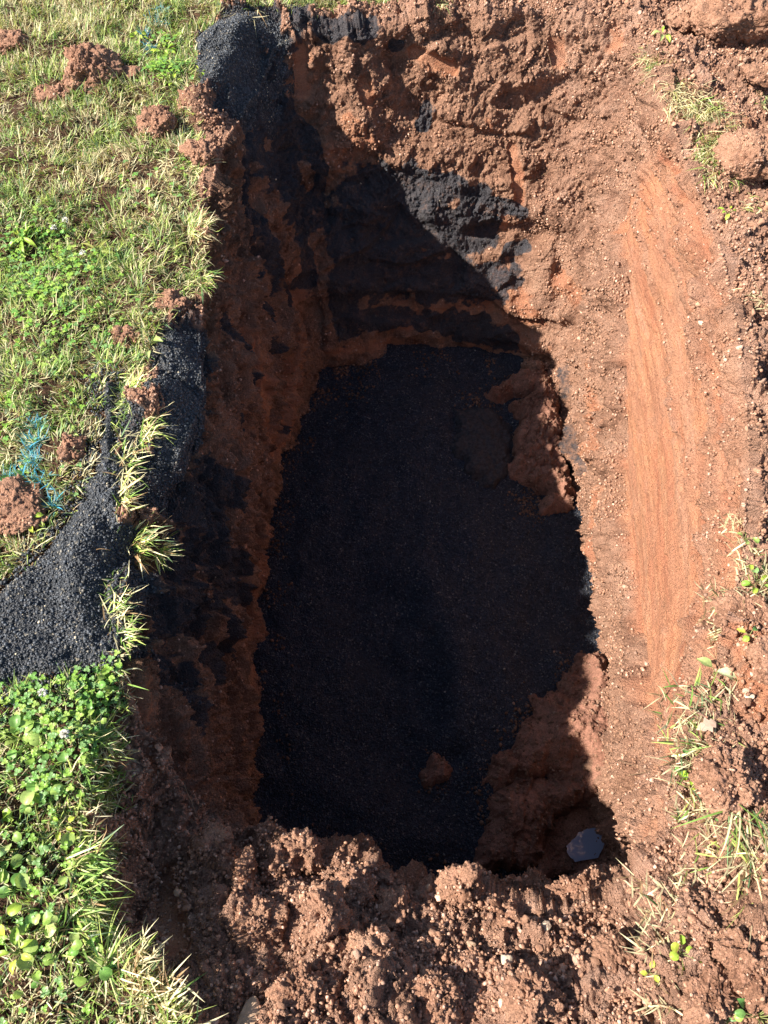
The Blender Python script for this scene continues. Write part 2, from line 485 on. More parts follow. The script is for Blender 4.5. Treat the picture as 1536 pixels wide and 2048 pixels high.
black = caps(B, [
 (730, 390, 860, 380, .10), (700, 450, 940, 470, .13), (700, 560, 960, 570, .12), (720, 640, 960, 660, .05), (900, 650, 1010, 690, .07),
 (890, 365, 960, 395, .045), (960, 400, 1035, 425, .035), (950, 470, 985, 490, .045), (1010, 505, 1040, 500, .028), (690, 480, 700, 660, .07),
 (850, 220, 845, 250, .028), (790, 95, 800, 95, .022), (640, 60, 745, 65, .035), (590, 5, 600, 60, .05),
 (440, 60, 520, 70, .12), (440, 140, 520, 150, .12), (470, 220, 560, 240, .09), (560, 290, 600, 380, .06), (590, 400, 620, 560, .055),
 (520, 430, 560, 560, .05), (545, 600, 570, 700, .03), (640, 330, 640, 420, .03),
 (360, 690, 370, 900, .085), (310, 940, 370, 940, .05), (340, 960, 420, 1010, .05), (430, 980, 460, 1010, .045), (400, 1100, 490, 1130, .06), (320, 1090, 350, 1200, .06),
 (290, 1200, 340, 1310, .065), (360, 1390, 390, 1420, .055), (430, 1170, 480, 1190, .035), (470, 1310, 480, 1330, .02),
 (470, 720, 500, 860, .014), (1150, 740, 1155, 790, .028), (1170, 850, 1190, 930, .035), (1120, 900, 1160, 980, .03), (1525, 750, 1530, 760, .02),
 (250, 1190, 260, 1260, .04), (262, 830, 275, 960, .035), (245, 970, 300, 1000, .04), (240, 1090, 240, 1290, .05), (560, 850, 570, 860, .02), (480, 300, 520, 520, .06), (560, 250, 590, 300, .08), (470, 640, 520, 760, .03), (410, 930, 480, 1000, .05), (300, 1180, 400, 1260, .06), (390, 1250, 440, 1330, .05), (460, 1120, 500, 1200, .04), (500, 280, 600, 420, .09), (540, 480, 600, 600, .05), (360, 980, 440, 1060, .08), (420, 1100, 440, 1180, .07), (330, 1000, 330, 1180, .06), (400, 1020, 430, 1060, .05), (340, 1060, 420, 1240, .05), (300, 1330, 380, 1360, .045), (440, 1200, 460, 1290, .03), (600, 250, 640, 340, .04), (560, 420, 640, 440, .04), (700, 520, 1000, 560, .08)], .55, 40)
orange = caps(B, [
 (605, 110, 610, 190, .035), (560, 330, 570, 380, .03), (655, 360, 640, 460, .02), (610, 520, 620, 640, .05), (600, 700, 560, 900, .07), (660, 700, 800, 690, .03),
 (520, 690, 555, 920, .06), (530, 1100, 520, 1500, .08), (500, 1560, 500, 1620, .04), (270, 1380, 310, 1560, .022), (330, 1760, 350, 1900, .03), (660, 310, 700, 320, .05),
 (1030, 300, 1035, 400, .022), (1010, 430, 1015, 460, .018), (1225, 60, 1230, 90, .03), (1110, 90, 1115, 120, .03), (800, 640, 1000, 610, .06), (960, 700, 1080, 710, .06),
 (730, 170, 740, 200, .03), (830, 110, 900, 140, .03), (980, 240, 985, 260, .015), (700, 240, 730, 290, .04), (1250, 400, 1245, 470, .02),
 (1120, 560, 1180, 620, .05), (1000, 560, 1060, 640, .05), (1230, 1000, 1230, 1200, .06), (1210, 740, 1220, 900, .05), (1500, 270, 1520, 330, .04), (1500, 1300, 1530, 1400, .05), (470, 1700, 500, 1790, .02)], .6, 50, .05)
flat = caps(B, [
 (605, 110, 610, 190, .035), (560, 330, 570, 380, .03), (1030, 300, 1035, 400, .024), (1010, 430, 1015, 460, .018), (1225, 60, 1230, 90, .03), (1110, 90, 1115, 120, .03),
 (730, 170, 740, 200, .03), (830, 110, 900, 140, .025), (270, 1380, 310, 1560, .026), (330, 1760, 350, 1900, .03), (1250, 400, 1245, 470, .02), (530, 1100, 520, 1500, .05),
 (520, 690, 555, 920, .06), (360, 690, 370, 900, .075)], .35, 55, .04)
orange = np.clip(orange * .85 + scr ** .6 * (.95 + .25 * noise(B, (.06, .5, .08), 70)), 0, 1)
black = np.clip(black * (1 - .9 * scr) * np.where((X > .6) & (Y < 2.4), .60, 1), 0, 1)
soil = lawn_m * .95 + (1 - lawn_m) * inpit * left_m * sstep(-.16, -.02, Z) * .7
wallfac = inpit.astype(float)
spoil = (1 - inpit) * (1 - lawn_m)
smooth_z = np.clip(scr + flat, 0, 1)
gravelish = sstep(.5, 1, black) * (1 - far_m) * np.clip(left_m + (1 - inpit) * sstep(-.3, -.4, X), 0, 1) * sstep(-.25, -.1, Z)

# real relief: clods, ledges and scrapes pushed out along the surface normal
RIMROW = sum(cnt); softin = 1 - sstep(RIMROW - 22, RIMROW + 26, row)
upv = unit_(BN * .5 + np.array([0, 0, .5])); BD = unit_(BN * softin[:, None] + upv * (1 - softin[:, None]))

lowfar = far_m * sstep(-.55, -.75, Z)
amp = (1 - .25 * far_m) * (1 - .55 * lowfar) * (1 - .93 * smooth_z) * (1 - .8 * lawn_m) * (1 - .75 * gravelish)
wv = B + np.column_stack([noise(B, .09, 81), noise(B, .09, 82), noise(B, .09, 83)]) * .02
D = np.zeros(len(B), np.float32)
left_s = softin * (1 - sstep(-.34, -.26, X)) * (1 - sstep(2.45, 2.6, Y)); far_s = sstep(2.25, 2.5, Y) * softin
D += (.035 * softin * fbm(B, .30, 2, 1) + .026 * fbm(B, .12, 2, 2)) * (1 - .6 * flat) * (1 - .88 * scr) * (1 - lawn_m)
L1 = lumps(wv, .085, 21); L2 = lumps(wv, .036, 22); L3 = lumps(wv, .016, 23)
lf = 1 - .25 * left_m
patch = sstep(-.35, .45, noise(B, .16, 31))
D += amp * lf * (.046 * L1 * patch + .024 * L2 * (.4 + .6 * patch) + .011 * L3)
D += amp * .013 * fbm(wv, .024, 4, 24, .7)
# ridged scrapes down the left wall and on the far wall foot
rid = 1 - np.abs(noise(B @ np.array([[1, 0, 0], [0, 1, 0], [0, .35, 1]]), (.05, .035, .45), 33))
footfade = 1 - .75 * sstep(1.02, 1.22, -Z)
D += softin * left_s * .030 * (rid - .6) * (1 - gravelish) * footfade
sl = noise(B @ np.array([[1, 0, 0], [0, 1, .9], [0, -.9, 1]]).T, (.2, .34, .07), 46)     # slanting tooth marks and ledges
D += softin * left_s * .045 * (sstep(-.05, .12, sl) - .5) * (1 - gravelish) * footfade
st2 = noise(B, (.25, .3, .11), 47)
D += softin * (1 - left_s) * (1 - scr) * .028 * (sstep(-.06, .12, st2) - .5)
zz = Z - zt + .04 * noise(B, .12, 62) + .012 * noise(B, .03, 65)
yin = sstep(.45, .6, Y) * (1 - sstep(2.3, 2.45, Y)) * sstep(.5, .62, X)
D += softin * sstep(.6, .75, X) * (1 - scr) * sstep(-.01, .02, -zz) * .034
D -= softin * yin * .045 * np.exp(-((zz + .006) / .012) ** 2) * sstep(-.15, .25, noise(B, (.1, .16, .1), 69))
D += scr * .010 * (sstep(.0, .12, noise(B, (.25, .9, .03), 71)) - .5) * sstep(-.3, .2, noise(B, (.2, .25, .15), 72))
D += scr * (.007 * noise(B, (.4, 2.0, .06), 34) + .0030 * noise(B, (.2, .7, .014), 35) + .0016 * noise(B, (.1, .4, .005), 36) + .004 * noise(B, .06, 48))
D += scr * .007 * lumps(B, .016, 49) * sstep(.15, .5, noise(B, .05, 66))
D += scr * -.012 * sstep(.55, .8, noise(B, (.05, .08, .03), 37))
# overhanging root-bound turf lip on the far and left rim, slumped foot below
lip = softin * sstep(-.14, -.03, Z) * sstep(-.1, .25, noise(B, .12, 38) + .15)
D += lip * .035 * (1 - scr)
D += softin * (1 - scr) * sstep(1.0, 1.25, -Z) * .03 * (noise(B, .15, 39) + .3)
D += lawn_m * .006 * fbm(B, .04, 3, 44)
D -= .050 * left_s * sstep(-.04, -.25, Z) * 1.0
D -= .020 * softin * far_s * sstep(-.04, -.25, Z)
V = B + BD * D[:, None]
GV = V.reshape(NRW, NR, 3)
VN = grid_normals(GV).reshape(-1, 3)
if VN[(NRW - 2) * NR, 2] < 0: VN = -VN
a = (np.arange(NRW - 1)[:, None] * NR + np.arange(NR)[None, :])
b = (np.arange(NRW - 1)[:, None] * NR + (np.arange(NR)[None, :] + 1) % NR)
F = np.stack([a, b, b + NR, a + NR], -1).reshape(-1, 4)
ground = build_mesh('ground', V, F, M_GROUND, attrs={'black': black, 'orange': orange, 'soil': soil, 'dry': np.clip((spoil * .75 + inpit * sstep(.45, .7, X) * .45 + .22 * inpit * sstep(-.5, .1, Z) * (1 - left_m)) * (.75 + .9 * noise(B, .12, 68)), 0, 1)}, smooth=True)
tag(ground, kind='structure')
# area per vertex, for scattering
e1 = np.linalg.norm(np.roll(GV, -1, 1) - GV, axis=2); e2 = np.linalg.norm(np.gradient(GV, axis=0), axis=2)
area = (e1 * e2).ravel()
vpx, vpy, vd = project(V)
inview = (vpx > -260) & (vpx < 1800) & (vpy > -260) & (vpy < 2310)
def scatter(weight, n):
    w = area * weight * inview; w = w / w.sum()
    idx = np.searchsorted(np.cumsum(w), rng.random(n))
    idx = np.clip(idx, 0, len(V) - 1)
    jit = (rng.random((n, 3)) - .5) * .005
    return idx, V[idx] + jit, VN[idx]
def vsurf(x, y):
    """displaced surface point and normal seen at a pixel"""
    i = surf(x, y); return V[i], VN[i]

# ------------------------------------------------------------------ lumps of many sizes (clay crumbs, asphalt grains)
def ico(sub):
    import bmesh
    bm = bmesh.new(); bmesh.ops.create_icosphere(bm, subdivisions=sub, radius=1)
    v = np.array([x.co[:] for x in bm.verts]); f = np.array([[w.index for w in q.verts] for q in bm.faces]); bm.free()
    return v, f
def lump_variants(sub, n, amp=.3, seed=0):
    cuts = 3 if sub < 2 else 8
    v, f = ico(sub); out = []
    for k in range(n):
        d = 1 + amp * noise(v + k * 7.3, .9, seed) + amp * .6 * noise(v + k * 3.1, .45, seed + 1)
        q = v * d[:, None] * (1 + .35 * (rng.random(3) - .5))
        for _ in range(cuts):                       # broken flat faces
            nn = rng.normal(size=3); nn /= np.linalg.norm(nn); h = q @ nn; c = (.55 if sub < 2 else .38) + .3 * rng.random()
            q = q - np.outer(np.maximum(h - c, 0) * .85, nn)
        out.append(q)
    return np.array(out), f
def rand_rot(n):
    q = rng.normal(size=(n, 4)); q /= np.linalg.norm(q, axis=1, keepdims=True)
    w, x, y, z = q.T
    return np.stack([1 - 2 * (y * y + z * z), 2 * (x * y - z * w), 2 * (x * z + y * w), 2 * (x * y + z * w), 1 - 2 * (x * x + z * z), 2 * (y * z - x * w),
                     2 * (x * z - y * w), 2 * (y * z + x * w), 1 - 2 * (x * x + y * y)], -1).reshape(n, 3, 3)
def lump_cloud(name, P, r, cols, mat, sub=1, smooth=False, amp=.3, sink=None, N=None):
    n = len(P); var, f = lump_variants(sub, 14, amp, 5)
    k = rng.integers(0, 14, n); Rm = rand_rot(n)
    v = np.einsum('nij,nvj->nvi', Rm, var[k]) * r[:, None, None]
    if N is not None: P = P + N * (r * (sink if sink is not None else .2))[:, None]
    v = v + P[:, None, :]
    m = var.shape[1]
    F = f[None] + (np.arange(n) * m)[:, None, None]
    c = np.repeat(cols, m, axis=0)
    return build_mesh(name, v.reshape(-1, 3), F.reshape(-1, 3), mat, attrs={'col': c}, smooth=smooth)
def clay_cols(n, pale=.2):
    t = rng.random(n)[:, None]
    c = np.array(CLAY) * (1 - t) + np.array((.44, .245, .160)) * t
    p = (rng.random(n) < pale)[:, None]
    c = np.where(p, np.array((.52, .33, .24)) * (.8 + .4 * rng.random((n, 1))), c)
    return c * (.60 + .65 * rng.random((n, 1)))
rough_w = (spoil * 1.7 + inpit * (1 - smooth_z) * (.35 + .5 * sstep(.5, .9, X)) * (1 - .6 * left_m)) * (1 - sstep(.3, .6, black)) * (1 - lawn_m)
cl = sstep(-.2, .5, noise(B, .10, 90))
n = 150000
idx, P, N = scatter(rough_w * (.15 + cl), n)
r = .0014 + .0044 * rng.random(n) ** 2.4
o = lump_cloud('soil_crumbs', P, r, clay_cols(n), M_CRUMB, 1, False, .55, .1, N)
tag(o, 'fine loose crumbs of reddish brown clay covering the dug banks', 'soil crumbs', kind='stuff')
nearw = sstep(RIMROW + 4, RIMROW + 34, row) * spoil * (1 - lawn_m) * (1 - .8 * sstep(-.25, -.40, X)) * (1 - sstep(-.3, -.4, X) * sstep(.55, .65, Y)) * sstep(-.1, .5, noise(B, .14, 91) + .25) + .10 * rough_w
n = 6500
idx, P, N = scatter(nearw, n)
r = .004 + .008 * rng.random(n) ** 2.6
o = lump_cloud('soil_lumps', P, r, clay_cols(n, .15), M_CRUMB, 2, False, .75, .0, N)
tag(o, 'loose thumb sized lumps of broken clay on the spoil around the pit', 'soil lumps', kind='stuff')

# ------------------------------------------------------------------ black gravel bed at the bottom
nx, ny = 420, 760
gx = np.linspace(-.68, 1.12, nx); gy = np.linspace(-.05, 2.85, ny)
XX, YY = np.meshgrid(gx, gy)
def bed_z(x, y):
    P = np.column_stack([x.ravel(), y.ravel(), np.zeros(x.size)])
    z = -1.245 + .034 * noise(P, .55, 101) + .024 * noise(P, .2, 102)
    # a low ridge runs down the middle-left of the bed
    cxr = .02 + .10 * (1.4 - P[:, 1]) * .6
    z = z + .05 * np.exp(-((P[:, 0] - cxr - .28) / .30) ** 2) * sstep(.5, .9, P[:, 1]) * (1 - sstep(1.9, 2.3, P[:, 1]))
    P = P + 0; wob = .10 * noise(P, .35, 106) + .05 * noise(P, .13, 107)
    z = z + .05 * np.exp(-((P[:, 0] - .12) / .33) ** 2 - ((P[:, 1] - 2.25) / .33) ** 2)
    z = z - .075 * np.exp(-((P[:, 0] + wob - .02 - .25 * (1.0 - P[:, 1])) / .16) ** 2) * sstep(.3, .6, P[:, 1]) * (1 - sstep(1.2, 1.5, P[:, 1]))
    z = z + .035 * np.exp(-((P[:, 0] + wob - .18 - .25 * (1.0 - P[:, 1])) / .14) ** 2) * sstep(.3, .6, P[:, 1]) * (1 - sstep(1.2, 1.5, P[:, 1]))
    z = z + .015 * noise(P, .10, 105)
    z = z - .05 * sstep(.50, .6, P[:, 0]) * (1 - sstep(.42, .5, P[:, 1]))   # low corner with the puddle
    return z, P
z, Pb = bed_z(XX, YY)
z = z + .004 * noise(Pb, .03, 103) + .0025 * noise(Pb, .011, 104)
Vb = np.column_stack([Pb[:, 0], Pb[:, 1], z])
q = (np.arange(ny - 1)[:, None] * nx + np.arange(nx - 1)[None]).ravel()
bed = build_mesh('gravel_bed', Vb, np.stack([q, q + 1, q + 1 + nx, q + nx], -1), M_GRAVEL, smooth=True)
tag(bed, 'bed of fine black crushed asphalt covering the bottom of the pit', 'gravel', kind='stuff')
def grain_cols(n, br=1.0):
    t = rng.random(n)
    c = np.full((n, 3), .0) + np.array((.020, .025, .038)) * (.6 + 1.3 * rng.random((n, 1)))
    c = np.where((t > .93)[:, None], np.array((.085, .085, .09)), c)
    c = np.where((t > .996)[:, None], np.array((.30, .28, .24)), c)
    return c * br
n = 36000
P = np.column_stack([rng.uniform(-.62, 1.0, n), rng.uniform(0, 2.65, n), np.zeros(n)])
P[:, 2] = bed_z(P[:, 0], P[:, 1])[0] + .002
o = lump_cloud('gravel_grains', P, .0020 + .0028 * rng.random(n) ** 2, grain_cols(n), M_GRAIN, 1, False, .35)
tag(o, 'loose black grains lying on the bed at the bottom of the pit', 'gravel', kind='stuff')
# grains on the black ledges and stains high on the left bank
n = 26000
idx, P, N = scatter(sstep(.5, .9, black) * (.04 + gravelish), n)
o = lump_cloud('gravel_dust', P, .0015 + .0028 * rng.random(n) ** 2, grain_cols(n, 1.3) * np.array([1.05, .98, .80]), M_GRAIN, 1, False, .35, .2, N)
tag(o, 'black asphalt grains spilled over the ledges of the left bank', 'gravel', kind='stuff')


# ================================================================== black gravel heaps draped over the bank
def poly_sd(P2, poly):
    """signed distance to a polygon, positive inside"""
    d = np.full(len(P2), 1e9); ins = np.zeros(len(P2), bool); n = len(poly)
    for k in range(n):
        a, b = poly[k], poly[(k + 1) % n]; ab = b - a
        t = np.clip(((P2 - a) @ ab) / (ab @ ab), 0, 1)
        d = np.minimum(d, np.linalg.norm(P2 - a - t[:, None] * ab, axis=1))
        c = ((a[1] > P2[:, 1]) != (b[1] > P2[:, 1]))
        xi = (b[0] - a[0]) * (P2[:, 1] - a[1]) / (b[1] - a[1] + 1e-12) + a[0]
        ins ^= c & (P2[:, 0] < xi)
    return np.where(ins, d, -d)
def drape(name, sd, height, slope, label, cat, hollow=None):
    """a heap lying on the ground: part of the sheet lifted by its own thickness, plus its grains"""
    sd = sd + .012 * fbm(B, .05, 3, 120)
    h = height * (1 - np.exp(-np.clip(sd, 0, None) / slope)) * (1 + .35 * noise(B, .12, 121)) + .0035 * noise(B, .022, 122) + .0022 * noise(B, .009, 123)
    if hollow is not None: h = h - hollow
    h = np.where(sd > 0, h, -.012 + sd * .2)
    keep = sd > -.015
    fm = keep[F].all(axis=1); Fk = F[fm]
    used = np.unique(Fk); remap = np.full(len(V), -1); remap[used] = np.arange(len(used))
    Vh = (B + (V - B) * .45 + np.array([0, 0, 1.0]) * h[:, None])[used]
    nn = VN[used]; wgt = area[used] * np.clip(sd[used] / .02, 0, 1)
    o = build_mesh(name, Vh, remap[Fk], M_PILE, smooth=True)
    tag(o, label, cat)
    n = int(min(26000, max(2500, wgt.sum() * 90000)))
    k = np.clip(np.searchsorted(np.cumsum(wgt / wgt.sum()), rng.random(n)), 0, len(used) - 1)
    g = lump_cloud('grains', Vh[k] + (rng.random((n, 3)) - .5) * .004, .0010 + .0034 * rng.random(n) ** 3.4, grain_cols(n, 1.9) * np.array([1.08, .98, .76]) * (.6 + .9 * rng.random((n, 1))), M_GRAIN, 1, False, .4)
    g.parent = o; g['kind'] = 'stuff'
    return o
pile_poly = np.array([at(x, y)[:2] for x, y in [(212, 765), (238, 770), (232, 880), (262, 950), (285, 1010), (262, 1080), (225, 1130), (212, 1200), (238, 1310),
              (175, 1330), (60, 1370), (-100, 1425), (-160, 1250), (0, 1185), (85, 1105), (120, 1065), (165, 1000), (185, 955), (203, 880)]])
pile_sd = np.where(inpit & (Z < -.2), -1, poly_sd(B[:, :2], pile_poly))
hol = .035 * np.exp(-(np.linalg.norm(B[:, :2] - at(110, 1225)[:2], axis=1) / .07) ** 2)
drape('gravel_pile', pile_sd, .050, .05, 'large black gravel pile spilled over the grass, with a hollow in its middle', 'gravel pile', hol)
def cap_sd(segs):
    out = np.full(len(B), -1.0)
    for (x0, y0, x1, y1, r) in segs:
        a = B[surf(x0, y0)]; b = B[surf(x1, y1)]; ab = b - a
        t = np.clip(((B - a) @ ab) / max(ab @ ab, 1e-9), 0, 1)[:, None]
        out = np.maximum(out, r - np.linalg.norm(B - a - t * ab, axis=1))
    return out
drape('gravel_pile', cap_sd([(365, 700, 375, 740, .065), (350, 800, 372, 860, .085), (330, 900, 360, 900, .06)]), .030, .03,
      'oval black gravel pile on a ledge just below the grass of the left bank', 'gravel pile')
drape('gravel_pile', cap_sd([(440, 80, 520, 90, .11), (450, 140, 530, 150, .11), (480, 210, 540, 220, .08)]), .040, .04,
      'steep black gravel pile on the bank in the far left corner of the pit', 'gravel pile')

# ================================================================== clods
def make_clod(name, pos, size, seed, mat=M_CLOD, sub=5, rough=1.0, sink=.25, rz=0.0, tilt=(0, 0), crumbs=True):
    v, f = ico(sub)
    L = np.array(size, float); m = L.mean()
    q = v * (1 + .38 * noise(v + seed * 3.7, .9, 7) + .20 * noise(v + seed * 1.9, .45, 8))[:, None]
    lr = np.random.default_rng(seed + 500)
    for _ in range(5):                                    # broken faces
        nn = lr.normal(size=3); nn /= np.linalg.norm(nn); h = q @ nn; q = q - np.outer(np.maximum(h - (.6 + .25 * lr.random()), 0) * .8, nn)
    q = q * L
    P = q + seed * 1.7
    wq = P + .008 * np.column_stack([noise(P, .02, 135), noise(P, .02, 136), noise(P, .02, 137)])
    nn = v / np.linalg.norm(v, axis=1, keepdims=True)
    d = rough * (.22 * m * (lumps(wq, m * .8, 131) - .4) + .012 * (lumps(wq, .030, 138) - .35) + .0075 * (lumps(wq, .014, 132) - .35) + .0035 * lumps(wq, .007, 133) + .006 * fbm(P, .02, 4, 134, .75))
    q = q + nn * (d - .02 * m)[:, None]
    q[:, 2] = np.where(q[:, 2] < -.35 * L[2], -.35 * L[2] + (q[:, 2] + .35 * L[2]) * .3, q[:, 2])
    o = build_mesh(name, q, f, mat, smooth=True)
    o.location = (pos[0], pos[1], pos[2] + L[2] * (.5 - sink)); o.rotation_euler = (tilt[0], tilt[1], rz)
    if crumbs:
        top = np.where(q[:, 2] > -.2 * L[2])[0]
        n = int(min(900, 140000 * L[0] * L[1] * rough))
        if n > 10:
            k = top[rng.integers(0, len(top), n)]
            k = k[noise(q[k], m * .5, 139) > -.15]; n = len(k)
            g = lump_cloud('crumbs', q[k], .0014 + .0032 * rng.random(n) ** 2, clay_cols(n), M_CRUMB, 1, False, .55)
            g.parent = o; g['kind'] = 'stuff'
    return o
CLODS = [  # px, py, half width px, half height px, thickness ratio, label, roughness
 (190, 150, 52, 58, .75, 'large crumbly red clay clod sitting in the grass near the top left corner', 1.2),
 (28, 95, 34, 26, .6, 'clay clod in the grass at the left edge, above the dark low clod', 1.2),
 (262, 148, 30, 20, .5, 'flat orange clay clod touching the right side of the largest lawn clod', .5),
 (112, 190, 36, 20, .5, 'dark low clay clod half sunk in grass left of the largest lawn clod', 1.0),
 (312, 258, 36, 36, .7, 'dark crumbly clod by the lawn edge below the bright green weed', 1.3),
 (376, 214, 24, 18, .7, 'small fibrous tan clod full of roots at the lip of the pit', 1.3),
 (404, 320, 28, 30, .7, 'crumbly clay clod hanging at the lip beside the straw coloured grass', 1.3),
 (250, 678, 28, 17, .8, 'small squarish brown clod in the grass just left of the oval gravel pile', .8),
 (148, 898, 20, 28, .8, 'small upright crumbly clod in the grass right of the blue painted blades', 1.3),
 (38, 1022, 66, 58, .55, 'large smooth red clay clod at the left edge beside the black gravel pile', .7),
 (340, 610, 34, 24, .7, 'dark clay clod under the overhanging turf above the oval gravel pile', 1.2),
 (1440, 85, 92, 62, .6, 'biggest crumbly clay clod in the top right corner', 1.3),
 (1500, 190, 44, 28, .5, 'smooth pinkish clay clod at the right edge below the biggest corner clod', .6),
 (1495, 350, 66, 62, .55, 'broad orange clay clod at the right edge below the long grass tuft', 1.0),
 (1370, 60, 34, 30, .6, 'clay clod at the far rim left of the biggest corner clod', 1.3),
 (1446, 1572, 62, 56, .65, 'dark red clay clod lying on grass stems right of the pit corner', 1.2),
 (1490, 1235, 50, 46, .55, 'cracked red clay clod at the right edge just below the clover sprig', .9),
 (1515, 1350, 46, 46, .5, 'orange tinted clay clod at the right edge above the dry leaf', .6),
 (1475, 1930, 58, 66, .6, 'tall reddish clod in the bottom right corner', 1.1),
 (1400, 1995, 50, 44, .6, 'tan clod in the bottom right corner, left of the tall reddish one', 1.0),
 (1300, 1700, 52, 74, .35, 'smooth slab of clay on the lip right of the puddle', .45),
 (650, 1848, 42, 46, .8, 'orange red clod on the near mound below the pit mouth', 1.0),
 (518, 1850, 46, 40, .7, 'tan crumbly clod at the foot of the upright lit sliver of clay', 1.2),
 (488, 1762, 18, 48, .8, 'narrow upright sliver of orange clay catching the sun on the near mound', .6),
 (556, 1742, 36, 30, .8, 'fibrous clod on the crest of the near mound, right of the clay sliver', 1.4),
 (606, 1700, 44, 26, .7, 'ragged clod at the very edge of the near crest', 1.4),
 (700, 1795, 36, 32, .7, 'reddish clod in the middle of the near crest', 1.1),
 (430, 1705, 36, 28, .6, 'shaded clod on the left part of the near crest', 1.0),
 (1110, 1752, 66, 38, .6, 'broad sunlit clod on the crest below the puddle', 1.2),
 (930, 1765, 40, 26, .7, 'crumbly clod on the crest left of the broad sunlit one', 1.4),
 (870, 1990, 44, 36, .7, 'knobbly clod at the bottom edge below the pale pebble', 1.3),
 (1050, 1985, 50, 42, .7, 'dark knobbly clod at the bottom edge right of the pale pebble', 1.3),
 (1222, 1912, 26, 32, .8, 'pale pinkish clod on the spoil right of the pale pebble', .8),
 (745, 1905, 40, 34, .7, 'sandy clod in the middle of the near spoil', 1.3),
 (600, 1990, 46, 34, .7, 'reddish clod at the bottom edge near the flat slab stone', 1.3),
 (790, 1830, 34, 26, .7, 'ochre tinged clod just under the crest in the middle', 1.2),
 (1010, 1850, 36, 28, .7, 'crumbly clod above the pale pebble', 1.3),
 (1062, 765, 34, 26, .9, 'tawny clod at the foot of the far wall in the right corner', 1.2),
]
for k, (x, y, hw, hh, th, lab, ro) in enumerate(CLODS):
    p, n = vsurf(x, y)
    if lab.startswith('small clay clod lying alone'):
        p = at(x, y, -1.23)
    dd = p[1] * CP + (CAMH - p[2]) * SP
    sx, sy = hw / FPX * dd * .88, hh / FPX * dd * .92
    o = make_clod('soil_clod', p, (sx * 1.1, sy * 1.1, (sx * sy) ** .5 * th * (1.15 if x > 420 else 1.0)), k + 1, sub=6 if hw * hh > 1500 else 5, rough=ro, sink=.30 if x < 420 else .02, rz=(k * 37 % 40 - 20) / 60)
    grp = 'clay clods on the lawn' if x < 420 and y < 1100 else None
    tag(o, lab, 'clay clod', grp)
# slumped clay on the gravel bed: low heaps with a ragged outline
def make_mound(name, pts, height, slope, seed, label, rough, mat=M_DAMP, cat='clay mound', lean=(0, 0)):
    poly = np.array([at(x, y, -1.24)[:2] for x, y in pts])
    lo, hi = poly.min(0) - .04, poly.max(0) + .04
    st = .0045; nx_, ny_ = int((hi[0] - lo[0]) / st) + 2, int((hi[1] - lo[1]) / st) + 2
    gx_, gy_ = np.meshgrid(lo[0] + np.arange(nx_) * st, lo[1] + np.arange(ny_) * st)
    Pm = np.column_stack([gx_.ravel(), gy_.ravel(), np.zeros(gx_.size)])
    sd_ = poly_sd(Pm[:, :2], poly) + .030 * fbm(Pm, .09, 4, seed)
    z0 = bed_z(Pm[:, 0], Pm[:, 1])[0]
    c0 = poly.mean(0)
    h = height * (1 - np.exp(-np.clip(sd_, 0, None) / slope)) * (1 + lean[0] * (Pm[:, 0] - c0[0]) + lean[1] * (Pm[:, 1] - c0[1])) * (1 + .35 * noise(Pm, .16, seed + 1))
    h = h + rough * np.clip(sd_ / .03, 0, 1) * (.030 * lumps(Pm, .075, seed + 2) + .016 * lumps(Pm, .032, seed + 3) + .007 * lumps(Pm, .014, seed + 4) + .006 * fbm(Pm, .02, 3, seed + 5, .7))
    Vm = Pm.copy(); Vm[:, 2] = np.where(sd_ > 0, z0 + .004 + h, z0 - .02)
    Vm[:, :2] += (rough * .010 * np.column_stack([noise(Pm, .03, seed + 7), noise(Pm, .03, seed + 8)]))
    q_ = (np.arange(ny_ - 1)[:, None] * nx_ + np.arange(nx_ - 1)[None]).ravel()
    Fm = np.stack([q_, q_ + 1, q_ + 1 + nx_, q_ + nx_], -1)
    Fm = Fm[(sd_[Fm] > -.012).all(1)]
    us = np.unique(Fm); rm = np.full(len(Vm), -1); rm[us] = np.arange(len(us))
    o = build_mesh(name, Vm[us], rm[Fm], mat, smooth=True); tag(o, label, cat)
    if mat is M_DAMP:
        k = us[sd_[us] > .004]; k = k[rng.integers(0, len(k), int(len(k) * .14))]
        g = lump_cloud('crumbs', Vm[k], .0020 + .0050 * rng.random(len(k)) ** 2, clay_cols(len(k), .08) * .62, M_CRUMB, 1, False, .55); g.parent = o; g['kind'] = 'stuff'
    return o
make_mound('clay_mound', [(1195, 1300), (1235, 1380), (1275, 1480), (1260, 1600), (1180, 1620), (1090, 1560), (990, 1580), (965, 1560), (1040, 1470), (1060, 1400), (1130, 1365), (1160, 1305)],
           .20, .13, 200, 'big slumped mound of brown clay on the bed against the right wall', .75, lean=(1.2, 0))
make_mound('clay_mound', [(1110, 1545), (1240, 1560), (1235, 1610), (1170, 1618), (1120, 1650), (1090, 1720), (1040, 1745), (950, 1745), (965, 1640), (990, 1575)],
           .08, .05, 210, 'dark lumpy clay mound between the big mound and the puddle', 1.1)
make_mound('clay_mound', [(1100, 770), (1130, 900), (1150, 995), (1120, 1015), (1085, 990), (1020, 968), (1015, 905), (1035, 850), (1020, 815), (1070, 790)],
           .085, .09, 220, 'rough slumped clay mound in the far right corner of the bed', 1.6, lean=(1.5, 0))
make_mound('clay_mound', [(965, 795), (1040, 755), (1100, 745), (1100, 795), (1010, 808), (970, 812)],
           .09, .04, 230, 'long clay ledge lying below the far wall in the right corner', 1.0)
make_mound('clay_mound', [(1080, 1000), (1140, 990), (1150, 1025), (1085, 1028)], .04, .03, 240, 'small low clay mound at the right edge of the bed', .9)
